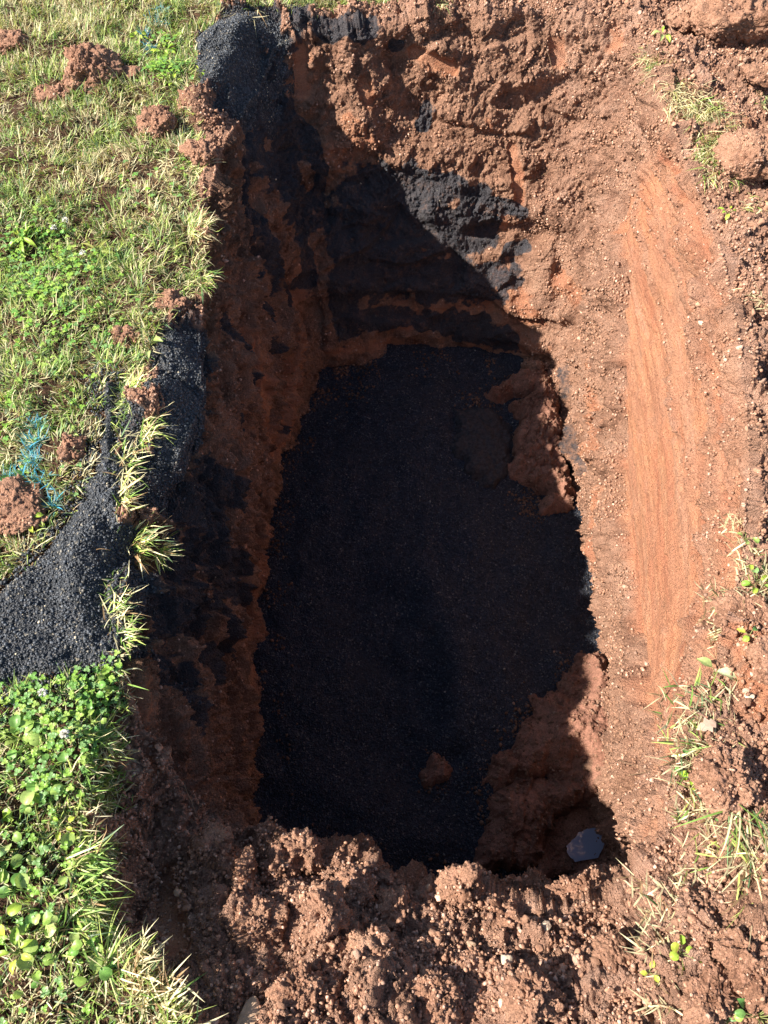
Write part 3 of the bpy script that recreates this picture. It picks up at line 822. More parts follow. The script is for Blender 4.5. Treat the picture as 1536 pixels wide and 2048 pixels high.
make_mound('clay_mound', [(862, 1492), (880, 1515), (902, 1530), (893, 1560), (862, 1575), (848, 1598), (832, 1580), (838, 1552), (850, 1530)], .030, .02, 260, 'small flat smear of brown clay lying alone on the black bed', .7)
make_mound('mud_bank', [(1095, 1625), (1180, 1610), (1260, 1590), (1290, 1680), (1260, 1760), (1080, 1760), (1060, 1700)], .017, .02, 270, 'flat wet clay bank round the puddle in the near right corner', .22)
M_MUD = mat_plain('grey_mud', (.040, .036, .038), .85, .5, 90)
make_mound('mud_patch', [(905, 830), (960, 815), (1020, 850), (1030, 930), (990, 985), (940, 975), (900, 900)], .020, .03, 250,
           'flat dark grey mud patch on the bed left of the rough corner mound', .7, M_MUD, 'mud')

# crumbs rolled down to the foot of the walls and round the mounds
fe = RG[0][:, :2]
n = 4500
i_ = rng.integers(0, NR, n); P = np.column_stack([fe[i_] + (ctr - fe[i_]) * (.01 + .16 * rng.random(n)[:, None] ** 2.2) + rng.normal(0, .015, (n, 2)), np.zeros(n)])
P = P[noise(P, .12, 280) > .05]
for (x, y, m_, sg) in [(1060, 1480, 500, .05), (1000, 1590, 400, .05), (1000, 880, 350, .05), (1060, 1010, 300, .04), (865, 1545, 160, .03), (950, 815, 200, .04), (1150, 1350, 250, .04), (700, 760, 250, .07)]:
    c0 = at(x, y, -1.24); P = np.vstack([P, np.column_stack([rng.normal(c0[0], sg, m_), rng.normal(c0[1], sg * 1.3, m_), np.zeros(m_)])])
n = len(P); P[:, 2] = bed_z(P[:, 0], P[:, 1])[0] + .003
o = lump_cloud('fallen_crumbs', P, .0018 + .0060 * rng.random(n) ** 3, clay_cols(n, .05) * .5, M_CRUMB, 1, False, .55)
tag(o, 'clay crumbs rolled down onto the black bed along the foot of the walls', 'soil crumbs', kind='stuff')
# grains strayed into the grass round the large pile
st_w = np.exp(-np.clip(-pile_sd, 0, None) / .022) * (pile_sd < 0) * lawn_m
idx, P, N = scatter(st_w, 3200)
o = lump_cloud('stray_grains', P + np.array([0, 0, .006]), .0014 + .0032 * rng.random(3200) ** 2, grain_cols(3200, 1.9) * np.array([1.08, .98, .76]), M_GRAIN, 1, False, .4)
tag(o, 'black grains strayed among the grass blades round the large gravel pile', 'gravel', kind='stuff')

# ================================================================== puddle
pz = float(bed_z(np.array([.70]), np.array([.34]))[0][0]) + .036
pp = [at(x, y, pz) for x, y in [(1133, 1692), (1150, 1676), (1158, 1664), (1178, 1657), (1196, 1655), (1214, 1646), (1224, 1655), (1216, 1668), (1212, 1684), (1204, 1700), (1196, 1716), (1150, 1724), (1136, 1708)]]
fine = []
for k in range(len(pp)):
    a_, b_ = pp[k], pp[(k + 1) % len(pp)]
    for t in (0, .25, .5, .75):
        fine.append(a_ * (1 - t) + b_ * t + np.array([rng.normal(0, .0015), rng.normal(0, .0015), 0]))
fine = np.array(fine); nF = len(fine)
Vp = np.vstack([[fine.mean(0)], fine]); Vp[:, 2] = pz
Fp = np.array([[0, 1 + k, 1 + (k + 1) % nF] for k in range(nF)])
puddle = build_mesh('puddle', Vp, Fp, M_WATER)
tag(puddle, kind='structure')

# ================================================================== stones
def make_stone(x, y, r, mat, seed, lab, th=.7):
    p, n = vsurf(x, y)
    v, f = ico(4)
    q = v * (1 + .25 * noise(v + seed * 5.1, .9, 3))[:, None]
    lr = np.random.default_rng(seed)
    for _ in range(7):
        nn = lr.normal(size=3); nn /= np.linalg.norm(nn); h = q @ nn; q = q - np.outer(np.maximum(h - .62, 0) * .9, nn)
    q = q * np.array([r, r * .8, r * th]) + .0006 * fbm(q, .2, 3, 9)[:, None]
    o = build_mesh('stone', q, f, mat, smooth=True)
    o.location = (p[0], p[1], p[2] + r * th * .55); o.rotation_euler = (.2 * (seed % 3 - 1), .3, seed * 1.3)
    tag(o, lab, 'stone')
make_stone(1013, 1926, .017, M_STONE, 3, 'whitest angular pebble standing on the near spoil', 1.1)
make_stone(616, 1965, .014, M_STONE, 5, 'small cream pebble low on the left of the near spoil')
make_stone(500, 2036, .034, M_BROWNST, 6, 'flat tan slab stone cut by the bottom edge of the photo', .35)
make_stone(940, 1898, .010, M_BROWNST, 7, 'yellowish pebble up left of the whitest pebble')
make_stone(1085, 1880, .014, M_STONE, 8, 'dusty cream pebble up right of the whitest pebble')
make_stone(1000, 2005, .010, M_STONE, 9, 'cream pebble below the whitest pebble at the bottom edge')
make_stone(372, 1803, .010, M_BROWNST, 10, 'grey brown pebble in the shade at the left of the near mound')
make_stone(1440, 662, .012, M_STONE, 11, 'pinkish pebble set in the top of the right bank')
make_stone(1490, 1395, .011, M_STONE, 12, 'pale round pebble on the right bank under the orange tinted clod')
make_stone(925, 1716, .009, M_BROWNST, 13, 'small brown pebble on the crest left of the puddle')
make_stone(105, 1105, .008, M_STONE, 14, 'tiny white pebble on the edge of the large gravel pile')

# ================================================================== grass and plants
def unit(v): return v / (np.linalg.norm(v, axis=-1, keepdims=True) + 1e-9)
def blades_mesh(P, Nrm, length, width, az, lean, curl, cols, K=5, tipcol=None, kink=None):
    n = len(P)
    h = np.column_stack([np.cos(az), np.sin(az), np.zeros(n)])
    up = unit(Nrm * .35 + np.array([0, 0, 1.0]))
    side = unit(np.cross(up, h) + .5 * (rng.random((n, 3)) - .5))
    pts = [P]; a = lean.copy()
    for k in range(K):
        d = up * np.cos(a)[:, None] + h * np.sin(a)[:, None]
        pts.append(pts[-1] + d * (length / K)[:, None]); a = a + curl / K
        if kink is not None and k == K // 2: a = a + kink
    vs = []; cs = []
    for k, p in enumerate(pts):
        w = width * (1 - (k / K) ** 2.2) * .5 if k < K else width * .03
        w = w * (.55 if k == 0 else 1)
        vs += [p - side * w[:, None], p + side * w[:, None]]
        t = k / K
        c = cols * (.82 + .25 * t)
        if tipcol is not None: c = c * (1 - t ** 2) + tipcol * t ** 2
        cs += [c, c]
    Vv = np.stack(vs, 1).reshape(-1, 3); Cc = np.stack(cs, 1).reshape(-1, 3)
    m = 2 * (K + 1); base = (np.arange(n) * m)[:, None]
    fs = [np.column_stack([base + 2 * k, base + 2 * k + 1, base + 2 * k + 3, base + 2 * k + 2]) for k in range(K)]
    return Vv, np.concatenate(fs, 0), Cc
GREEN = np.array((.22, .36, .08)); YGREEN = np.array((.45, .54, .15)); STRAW = np.array((.70, .63, .38)); BROWN = np.array((.32, .21, .11)); DGREEN = np.array((.06, .13, .035)); BLUEG = np.array((.17, .27, .13))
def grass_cols(n, dry):
    """dry: 0..1 per blade"""
    t = rng.random(n); out = np.empty((n, 3))
    g = np.where((rng.random(n) < .5)[:, None], GREEN, YGREEN)
    g = np.where((rng.random(n) < .15)[:, None], BLUEG, g)
    g = np.where((rng.random(n) < .10)[:, None], DGREEN, g)
    d = np.where((rng.random(n) < .70)[:, None], STRAW, BROWN)
    out = np.where((t < dry)[:, None], d, g)
    return out * (.55 + .85 * rng.random((n, 1)))
SP1 = lambda x, y: B[surf(x, y)]
def near_px(P, x, y, r):
    return np.exp(-(np.linalg.norm(P[:, :2] - SP1(x, y)[:2], axis=1) / r) ** 2)
pileout = 1 - sstep(-.012, .006, pile_sd)
bare = np.zeros(len(B))
for (x, y, hw, hh, th, lab, ro) in CLODS:
    if x < 420 and y < 1100:
        c0 = SP1(x, y); bare = np.maximum(bare, 1 - sstep(.85, 1.15, np.linalg.norm(B[:, :2] - c0[:2], axis=1) / (.5 * (hw + hh) / FPX * 1.0 * (c0[1] * CP + (CAMH - c0[2]) * SP))))
for (x, y, r) in [(60, 200, .07), (30, 300, .08), (140, 100, .05), (250, 270, .05), (345, 400, .05), (60, 330, .05), (330, 330, .05), (95, 910, .02), (290, 345, .06), (375, 260, .05), (215, 395, .05), (120, 260, .06), (30, 210, .06), (340, 250, .05)]:
    bare = np.maximum(bare, .85 * near_px(B, x, y, r))
lawn_w = lawn_m * pileout * (1 - bare)
lawn_w = lawn_w * (.18 + .82 * sstep(-.40, .15, noise(B, .06, 140) + .22)) * (1 - .8 * sstep(.25, .55, noise(B, .13, 143)) * sstep(1.9, 2.3, Y))
def dryness(P):
    d = .42 + .55 * noise(P, .16, 141) + .3 * noise(P, .05, 142)
    d = d + .55 * near_px(P, 250, 350, .16) + .35 * near_px(P, 150, 30, .25) + .35 * near_px(P, 300, 420, .1) + .3 * near_px(P, 100, 1180, .1)
    d = d - .35 * near_px(P, 150, 560, .25) - .45 * near_px(P, 130, 1400, .2) - .3 * near_px(P, 60, 1700, .2) - .25 * near_px(P, 300, 120, .12)
    return np.clip(d, .06, .95)
parts_v, parts_f, parts_c = [], [], []
def add(parts):
    off = sum(len(v) for v in parts_v)
    parts_v.append(parts[0]); parts_f.append(parts[1] + off); parts_c.append(parts[2])
def flush(name, mat, **kw):
    o = build_mesh(name, np.vstack(parts_v), np.vstack(parts_f), mat, attrs={'col': np.vstack(parts_c)}, smooth=False)
    parts_v.clear(); parts_f.clear(); parts_c.clear()
    return tag(o, **kw)
# main lawn: combed clumps of mown blades
n = 125000
idx, P, N = scatter(lawn_w, n)
flow = 2.2 * noise(P, .14, 150) * np.pi + 1.2 * noise(P, .045, 151) * np.pi + .8
az = flow + rng.normal(0, .75, n)
L = .018 + .036 * rng.random(n) ** 1.3
L = L * (1 + .35 * noise(P, .09, 152)) * np.interp(P[:, 1], [.2, 1.2], [.72, 1.0])
dry = dryness(P)
lean = np.clip(rng.normal(.85, .33, n), .1, 1.5)
add(blades_mesh(P - N * .003, N, L * 1.12, .0018 + .0026 * rng.random(n) ** 1.5, az, lean, rng.normal(.35, .5, n), grass_cols(n, dry), 4, kink=rng.normal(0, .3, n)))
# flat dead thatch between the blades
n = 45000
idx, P, N = scatter(lawn_m * pileout * (1 - .6 * bare), n)
add(blades_mesh(P + N * .001, N, .015 + .03 * rng.random(n), .0014 + .0016 * rng.random(n), rng.random(n) * 6.283, rng.uniform(1.25, 1.65, n), rng.normal(0, .3, n), grass_cols(n, np.full(n, .86)), 3))
flush('lawn_grass', M_GRASS, label='short mown grass with dry straw and green clumps left of the pit', cat='grass', kind='stuff')
# fringe hanging out over the pit
edge_w = lawn_m * sstep(-.03, .005, -np.abs(lsd - .02) + .03) * (.3 + .7 * pileout)
n = 6500
idx, P, N = scatter(edge_w, n)
keep = noise(P, .05, 160) > -.02
P, N = P[keep], N[keep]; n = len(P)
add(blades_mesh(P, N, .020 + .045 * rng.random(n) ** 1.8, .0016 + .0022 * rng.random(n), rng.normal(-.1, 1.1, n), rng.normal(1.2, .35, n), rng.normal(.5, .5, n), grass_cols(n, np.full(n, .55)) * 1.1, 5, kink=rng.normal(0, .3, n)))
flush('edge_grass', M_GRASS, label='ragged fringe of straw and green blades hanging over the left lip of the pit', cat='grass', kind='stuff')
# blades marked with blue paint
n = 0
for (x, y, r, m) in [(72, 850, .018, 60), (68, 890, .016, 90), (70, 925, .014, 70), (40, 955, .02, 50), (10, 962, .012, 50), (105, 1010, .014, 60), (85, 960, .02, 50),
                     (298, 98, .012, 60), (292, 75, .014, 50), (315, 40, .03, 60), (325, 20, .02, 30)]:
    c0 = SP1(x, y); idx_ = np.where(np.linalg.norm(B[:, :2] - c0[:2], axis=1) < 2 * r)[0]
    if len(idx_) == 0: continue
    w = np.exp(-(np.linalg.norm(B[idx_, :2] - c0[:2], axis=1) / r) ** 2)
    m = int(m * .9); k = idx_[rng.choice(len(idx_), m, p=w / w.sum())]
    m = int(m)
    blue = np.array((.05, .36, .58)) * (.6 + .8 * rng.random((m, 1))); blue = np.where((rng.random(m) < .3)[:, None], np.array((.25, .45, .40)), blue)
    mixb = rng.random((m, 1)) ** .35
    blue = blue * mixb + grass_cols(m, np.full(m, .3)) * (1 - mixb)
    add(blades_mesh(V[k] + np.array([0, 0, .004]), VN[k], .018 + .028 * rng.random(m), .002 + .002 * rng.random(m), rng.random(m) * 6.28, rng.normal(.9, .3, m), rng.normal(.4, .4, m), blue, 4))
flush('painted_grass', M_GRASS, label='grass blades sprayed with bright blue marking paint', cat='painted grass', kind='stuff')

# leaves
def leaf_mesh(pos, length, width, az, pitch, fold=.25, droop=.6, shape='oval', col=(.2, .35, .06), K=7, roll=0.0, notch=0):
    """one leaf as a small curved grid; returns verts, quads, colours"""
    az_v = np.array([math.cos(az), math.sin(az), 0]); sv = np.array([-math.sin(az), math.cos(az), 0]); up = np.array([0, 0, 1.0])
    sv = sv * math.cos(roll) + up * math.sin(roll)
    vs = []; p = np.array(pos, float); a = pitch
    cs = []
    for k in range(K + 1):
        t = k / K
        if shape == 'oval': w = math.sin(math.pi * min(max(t, .04), .97) ** .85)
        elif shape == 'round': w = math.sqrt(max(1 - (2 * t - 1) ** 2, .02))
        elif shape == 'lobed': w = (.35 + .65 * t) * math.sin(math.pi * min(t * .93 + .05, .98)) * (1 + .35 * math.sin(t * 24))
        else: w = math.sin(math.pi * (t * .9 + .05)) ** .7 * (1 - .45 * t)
        d = az_v * math.cos(a) + up * math.sin(a)
        nrm = np.cross(d, sv); nrm = nrm * (1 if nrm[2] > 0 else -1)
        for s in (-1, -.5, 0, .5, 1):
            vs.append(p + sv * (s * w * width / 2) + nrm * (abs(s) * fold * w * width * .5 + .0008 * math.sin(k * 2.3 + s * 3)))
            cs.append(np.array(col) * (1.15 if s == 0 else .95 + .1 * rng.random()))
        p = p + d * length / K; a -= droop / K
    fs = [[k * 5 + j, k * 5 + j + 1, k * 5 + j + 6, k * 5 + j + 5] for k in range(K) for j in range(4)]
    return np.array(vs), np.array(fs), np.array(cs)
def join(lst):
    off = 0; v, f, c = [], [], []
    for a, b, d in lst: v.append(a); f.append(b + off); c.append(d); off += len(a)
    return np.vstack(v), np.vstack(f), np.vstack(c)
def clover_leaf(p, r, az, col):
    """three oval leaflets round one point"""
    return [leaf_mesh(p, r, r * .85, az + q * 2.094, .25 * rng.random() + .05, .15, .5, 'round', np.array(col) * (.85 + .3 * rng.random()), 4) for q in range(3)]
LG = [(.24, .42, .06), (.16, .34, .07), (.33, .47, .10), (.20, .36, .12)]
# ground cover of clover, patchy
lst = []
cw = np.zeros(len(B))
for (x, y, r, w) in [(60, 1390, .07, .6), (150, 1440, .08, .7), (100, 1540, .08, .4), (100, 1800, .2, .12), (200, 1360, .05, 1), (60, 1600, .12, .06), (110, 560, .10, .8), (60, 500, .08, .8), (320, 140, .06, .7), (330, 90, .05, 1.0), (120, 650, .15, .2), (60, 1900, .12, .06), (300, 360, .12, .10), (40, 800, .2, .06)]:
    cw = np.maximum(cw, w * near_px(B, x, y, r))
n = 1350
idx, P, N = scatter(cw * lawn_w, n)
for k in range(n):
    p = P[k] + np.array([0, 0, .008 + .02 * rng.random()])
    lst += clover_leaf(p, .0055 + .005 * rng.random(), rng.random() * 6.28, LG[rng.integers(4)])
iw = np.zeros(len(B))
for (x, y, r) in [(60, 1600, .06), (30, 1730, .07), (40, 1880, .07), (110, 1580, .04), (60, 1480, .06), (150, 1900, .06), (120, 1700, .05)]:
    iw = np.maximum(iw, near_px(B, x, y, r))
idx, P, N = scatter(iw * lawn_m, 110)
for k in range(110):
    r_ = .008 + .010 * rng.random()
    lst.append(leaf_mesh(P[k] + np.array([0, 0, .010 + .014 * rng.random()]), r_ * 1.6, r_ * 1.5, rng.random() * 6.28, rng.normal(.1, .4), .2 + .3 * rng.random(), .9, 'round', np.array([(.34, .46, .12), (.26, .40, .08), (.40, .50, .15), (.16, .32, .07)][rng.integers(4)]) * (.8 + .4 * rng.random()), 5, roll=rng.normal(0, .4)))
v, f, c = join(lst)
o = build_mesh('clover_cover', v, f, M_LEAF, attrs={'col': c}, smooth=True)
tag(o, 'small bright green clover leaves growing through the lawn', 'clover', kind='stuff')

def tube(pts, rad, k=6):
    pts = np.array(pts, float); n = len(pts); T = unit(np.gradient(pts, axis=0))
    ref = np.array([0.3, .2, 1.0]); s = unit(np.cross(T, ref)); b_ = np.cross(T, s)
    an = np.arange(k) * 2 * np.pi / k
    rad = np.broadcast_to(rad, n)
    Vt = (pts[:, None] + rad[:, None, None] * (np.cos(an)[None, :, None] * s[:, None] + np.sin(an)[None, :, None] * b_[:, None])).reshape(-1, 3)
    f = [[i * k + j, i * k + (j + 1) % k, (i + 1) * k + (j + 1) % k, (i + 1) * k + j] for i in range(n - 1) for j in range(k)]
    return Vt, np.array(f), np.tile(np.array([(.3, .33, .12)]), (len(Vt), 1))
def make_weed(x, y, label, leaves, lift=.012, cat='weed', name='broadleaf_weed', group=None):
    """a plant of a few single leaves on stems; leaves = (dx, dy, length, width, azimuth, shape, colour)"""
    p, nrm = vsurf(x, y)
    root = empty(name, tuple(p)); tag(root, label, cat, group)
    for (dx, dy, L_, W_, az_, sh, col) in leaves:
        h = lift + .012 * rng.random()
        tip = np.array([dx, dy, h])
        st = tube([(0, 0, -.01), (dx * .3, dy * .3, h * .7), tip * .85 + np.array([0, 0, .002]), tip], .0008)
        so = build_mesh('stem', st[0], st[1], M_LEAF, parent=root, attrs={'col': st[2]}, smooth=True)
        lv = leaf_mesh(tip, L_, W_, az_, rng.normal(.25, .35), .30 + .3 * rng.random(), 1.0, sh, np.array(col) * (.8 + .4 * rng.random()), roll=rng.normal(0, .35))
        build_mesh('leaf', lv[0], lv[1], M_LEAF, parent=root, attrs={'col': lv[2]}, smooth=True)
    return root
def ring(n, r, L_, W_, sh, cols, a0=0.0, jit=.5):
    out = []
    for k in range(n):
        a_ = a0 + k * 6.283 / n + rng.normal(0, jit * .4); rr_ = r * (.4 + .8 * rng.random())
        out.append((rr_ * math.cos(a_), rr_ * math.sin(a_), L_ * (.75 + .5 * rng.random()), W_ * (.8 + .4 * rng.random()), a_ + rng.normal(0, .3), sh, cols[rng.integers(len(cols))]))
    return out
YG = [(.38, .52, .07), (.48, .55, .08), (.30, .46, .06)]
PG = [(.34, .44, .13), (.28, .40, .10), (.38, .46, .17)]
DG = [(.10, .24, .06), (.16, .30, .08)]
WEEDS = [
 (330, 105, 'bright yellow green leafy weed by the blue paint at the top of the lawn', ring(13, .032, .026, .016, 'oval', YG), .018),
 (275, 85, 'small bright green weed left of the blue paint at the top of the lawn', ring(6, .018, .022, .014, 'oval', YG), .014),
 (345, 170, 'low pale green weed at the lip above the far left gravel pile', ring(8, .022, .018, .012, 'oval', YG + PG), .012),
 (400, 158, 'two leaved seedling on a bent stalk poking over the far left gravel pile', ring(3, .012, .016, .010, 'oval', YG, .7), .03),
 (55, 485, 'rosette of long bright leaves among the clover at the left edge', ring(5, .012, .055, .020, 'blade', YG, 1.2), .010),
 (200, 505, 'dull olive clump of broad blades right of the white flowers', ring(8, .012, .055, .012, 'blade', [(.22, .26, .06), (.30, .31, .08)], .5), .010),
 (300, 690, 'pair of pale oval leaves beside the oval gravel pile', [(.01, .01, .040, .016, -.5, 'oval', PG[0]), (.002, -.03, .042, .015, -1.3, 'oval', PG[2])], .010),
 (70, 1040, 'yellow green weed between the smooth clay clod and the large gravel pile', ring(7, .016, .024, .013, 'oval', YG, .4), .014),
 (58, 1000, 'single pale creeping leaf over the top of the smooth clay clod', [(.0, .0, .03, .012, -.6, 'oval', PG[1]), (.02, -.01, .024, .010, -.7, 'oval', PG[1])], .02),
 (30, 945, 'dark green broad leaf under the blue paint at the left edge', ring(3, .01, .032, .018, 'oval', DG, .3), .010),
 (60, 1612, 'round pale leaf of ground ivy, largest in the lower left grass', [(0, 0, .028, .027, 1.3, 'round', PG[0]), (-.025, -.012, .020, .020, 3.6, 'round', YG[2])], .022),
 (118, 1586, 'round scalloped leaf close to the lip in the lower left grass', [(0, 0, .026, .025, .2, 'round', PG[1]), (-.026, .004, .018, .018, 2.8, 'round', PG[0])], .022),
 (22, 1725, 'cluster of round pale leaves at the left edge of the lower grass', ring(4, .016, .023, .022, 'round', PG, .2), .02),
 (52, 1745, 'heart shaped pale leaf right of the cluster in the lower left grass', [(0, 0, .026, .024, -1.2, 'round', PG[0])], .024),
 (20, 1835, 'yellow rimmed round leaves at the left edge below the ivy cluster', ring(3, .014, .022, .021, 'round', YG, .9), .02),
 (50, 1900, 'upright bright green leaves in the lower left corner grass', ring(5, .014, .026, .014, 'oval', YG, .9), .02),
 (135, 1655, 'small twin leaves at the lip beside the shaded bank', ring(4, .012, .014, .010, 'round', YG, .9), .014),
 (165, 1668, 'tiny sprout hanging past the lip over the shaded bank', ring(2, .008, .010, .008, 'round', YG, .1), .008),
 (120, 470, 'leafy clover plant below the white flowers', ring(9, .022, .014, .012, 'round', LG, .9), .016),
 (185, 1380, 'dense leafy clover clump in the corner below the large gravel pile', ring(14, .035, .017, .014, 'round', LG, .2), .022),
 (190, 1450, 'dark green clover clump near the lip left of the shaded wall', ring(10, .028, .016, .013, 'round', LG + DG, .7), .018),
 (1318, 108, 'yellow green leafy weed in the upper right bank above the long tuft', ring(6, .016, .030, .012, 'oval', YG + PG, 1.2), .018),
 (1440, 452, 'small green weed hanging under the broad orange clod', ring(5, .014, .018, .010, 'oval', YG, -1.2), .012),
 (1497, 1172, 'bright green clover sprig on the right bank', ring(6, .020, .016, .014, 'round', YG[:1] + LG, .2), .014),
 (1495, 1100, 'pale clover sprig higher on the right bank', ring(4, .016, .014, .013, 'round', PG, 1.2), .014),
 (1465, 1295, 'thin leafy runner under the cracked clod on the right bank', ring(4, .016, .020, .012, 'oval', YG + DG, -.6), .010),
 (1425, 1345, 'folded pale broad leaf on the right bank', [(0, 0, .050, .030, -.4, 'oval', (.55, .62, .36)), (-.01, .01, .035, .02, 2.6, 'oval', PG[2])], .010),
 (1355, 1490, 'large flat green leaf lying at the right corner of the pit', [(0, 0, .072, .046, -.35, 'oval', (.33, .50, .20)), (.03, .02, .05, .03, .3, 'oval', (.20, .30, .15))], .008),
 (1395, 1540, 'tangle of small green leaves below the large flat leaf', ring(11, .034, .015, .012, 'oval', YG + DG, .3), .010),
 (1360, 1555, 'single bright square leaf at the right corner of the pit', [(0, 0, .020, .019, -.9, 'round', (.36, .58, .05))], .010),
 (1430, 1615, 'green clover leaves under the dark red clod', ring(6, .022, .015, .013, 'round', LG, .3), .010),
 (1352, 1912, 'round bright clover leaf among dry stems near the bottom right', ring(6, .018, .016, .015, 'round', YG, .3), .012),
 (1290, 1945, 'small green sprout on the spoil left of the tan corner clod', ring(3, .008, .014, .009, 'oval', YG, 1.3), .010),
 (1425, 1955, 'pair of bright green leaves wedged beside the tall reddish clod', ring(3, .010, .022, .013, 'oval', YG, 1.0), .014),
 (1500, 2025, 'dense green plant filling the bottom right corner', ring(14, .040, .020, .015, 'oval', LG + DG, .3), .016),
 (1425, 2035, 'leafy green plant at the bottom edge left of the corner plant', ring(7, .022, .018, .014, 'oval', LG, .8), .014),
]
for w_ in WEEDS:
    make_weed(w_[0], w_[1], w_[2], w_[3], w_[4])

# grass tufts as plants of their own
def make_tuft(x, y, label, m, spread, Lm, az0, azs, lean0, dry, name='grass_tuft', group=None, bright=1.15):
    p, nrm = vsurf(x, y)
    if x > 1200: m = int(m * 1.7); Lm *= .85; spread *= 1.3; dry = min(.95, dry + .2); bright *= .9
    azs = azs * 1.25; spread *= 1.2; ell = .5 + rng.random() * .4
    if bright >= 1.3: m = int(m * 1.5)
    P_ = p + np.column_stack([spread * ell * np.clip(rng.normal(0, 1, m), -1.6, 1.6), spread * 1.4 * np.clip(rng.normal(0, 1, m), -1.6, 1.6), np.zeros(m)])
    P_[:, 2] += rng.normal(0, .002, m)
    Nn_ = np.tile(np.array([0, 0, 1.0]), (m, 1))
    v, f, c = blades_mesh(P_ - p, Nn_, Lm * (.5 + .8 * rng.random(m)), .0018 + .0026 * rng.random(m), rng.normal(az0, azs, m), rng.normal(lean0, .3, m), rng.normal(.6, .5, m), grass_cols(m, np.full(m, dry)) * bright, 6, kink=rng.normal(0, .35, m))
    o = build_mesh(name, v, f, M_GRASS, attrs={'col': c}); o.location = tuple(p)
    tag(o, label, 'grass tuft', group)
GA = 'grass tufts along the left lip'; GB = 'grass tufts on the right bank'
make_tuft(395, 468, 'spiky straw coloured tuft jutting over the pit from the middle of the lawn edge', 90, .016, .075, 0.0, .7, 1.0, .75, group=GA, bright=1.3)
make_tuft(400, 570, 'drooping green tuft over the lip below the spiky straw one', 50, .014, .065, -.7, .6, 1.2, .35, group=GA)
make_tuft(395, 350, 'dry tuft bent over the lip in front of the hanging clod', 90, .018, .06, -.4, .6, 1.2, .8, group=GA)
make_tuft(330, 350, 'flattened straw tuft beside the clod at the lip', 130, .030, .055, -.5, .8, 1.2, .92, group=GA)
make_tuft(265, 790, 'green tuft leaning over the oval gravel pile', 60, .015, .060, .1, .6, 1.15, .35, group=GA, bright=1.3)
make_tuft(290, 860, 'straw tuft leaning over the lower end of the oval gravel pile', 70, .018, .065, -.3, .7, 1.1, .65, group=GA, bright=1.3)
make_tuft(262, 725, 'green tuft between the clod and the thin neck of the gravel pile', 80, .016, .055, .1, .8, 1.1, .4, group=GA, bright=1.2)
make_tuft(250, 800, 'bluish green tuft right of the thin neck of the gravel pile', 70, .015, .055, .2, .7, 1.1, .3, group=GA, bright=1.25)
make_tuft(255, 930, 'dry tangled tuft where the thin neck meets the large gravel pile', 80, .016, .055, -.3, 1.0, 1.1, .7, group=GA, bright=1.2)
make_tuft(300, 1100, 'pale curved blades hanging lowest over the shaded wall by the large gravel pile', 50, .012, .065, -.1, .6, 1.2, .6, group=GA, bright=1.4)
make_tuft(245, 1010, 'thin pale tuft at the top of the large gravel pile', 34, .014, .060, .0, .8, .9, .6, group=GA, bright=1.35)
make_tuft(268, 1075, 'pale bluish tuft sticking out from the right edge of the large gravel pile', 52, .013, .070, .25, .55, 1.0, .45, group=GA, bright=1.5)
make_tuft(280, 1125, 'dry curled tuft below the pale bluish one on the shaded wall', 46, .014, .055, -.5, .7, 1.2, .7, group=GA, bright=1.2)
make_tuft(225, 1215, 'pale curved blades at the right edge of the large gravel pile', 50, .014, .065, .2, .8, 1.05, .5, group=GA, bright=1.4)
make_tuft(235, 1275, 'short pale tuft at the lower right edge of the large gravel pile', 34, .010, .050, -.3, .7, 1.1, .5, group=GA, bright=1.3)
make_tuft(215, 1480, 'thin tuft drooping over the shaded wall below the clover', 40, .014, .050, -.2, .6, 1.1, .45, group=GA)
make_tuft(150, 1800, 'long green tuft drooping over the shaded lower bank', 120, .030, .065, -.4, .6, 1.1, .25, group=GA)
make_tuft(160, 1730, 'broad silvery blade with green ones over the shaded lower bank', 40, .014, .055, -.2, .5, 1.15, .2, group=GA, bright=1.5)
make_tuft(215, 1925, 'star shaped spray of long blades at the lower lawn corner', 22, .006, .085, .6, 1.6, 1.1, .3, group=GA, bright=1.3)
make_tuft(265, 1960, 'golden dry tuft standing at the lower lawn corner', 130, .022, .060, .9, .9, .75, .85, group=GA, bright=1.1)
make_tuft(320, 2020, 'sparse golden tuft at the bottom edge left of the spoil', 60, .018, .060, .6, .8, .9, .8, group=GA)
make_tuft(490, 18, 'tuft of dry roots and grass hanging from the far rim above the gravel pile', 110, .035, .07, -1.5, .5, 1.5, .9, group='turf hanging from the far rim')
make_tuft(635, 8, 'blackened fringe hanging from the far rim left of centre', 60, .025, .05, -1.5, .5, 1.5, .9, group='turf hanging from the far rim', bright=.4)
make_tuft(800, 6, 'dry grass fringe hanging from the middle of the far rim', 110, .045, .06, -1.5, .5, 1.5, .8, group='turf hanging from the far rim')
make_tuft(880, 12, 'greenish fringe hanging from the far rim right of the middle', 70, .025, .05, -1.5, .5, 1.4, .55, group='turf hanging from the far rim')
make_tuft(1322, 140, 'long haired tuft spilling down the bank in the upper right', 200, .028, .095, -2.0, .6, 1.2, .45, group=GB, bright=1.25)
make_tuft(1350, 200, 'dry tuft just below the upper right weed', 190, .034, .075, -1.7, .6, 1.2, .8, group=GB, bright=1.2)
make_tuft(1425, 190, 'small dry tuft between the corner clods on the right', 150, .036, .065, -1.9, .7, 1.2, .75, group=GB, bright=1.2)
make_tuft(1425, 270, 'thick mixed tuft in the middle of the right bank grass', 330, .042, .085, -2.0, .6, 1.2, .55, group=GB, bright=1.25)
make_tuft(1420, 320, 'lowest green tuft of the right bank grass', 240, .034, .080, -1.7, .6, 1.2, .45, group=GB, bright=1.2)
make_tuft(1520, 220, 'green tuft at the right edge beside the smooth pinkish clod', 30, .012, .050, 2.6, .6, 1.1, .3, group=GB)
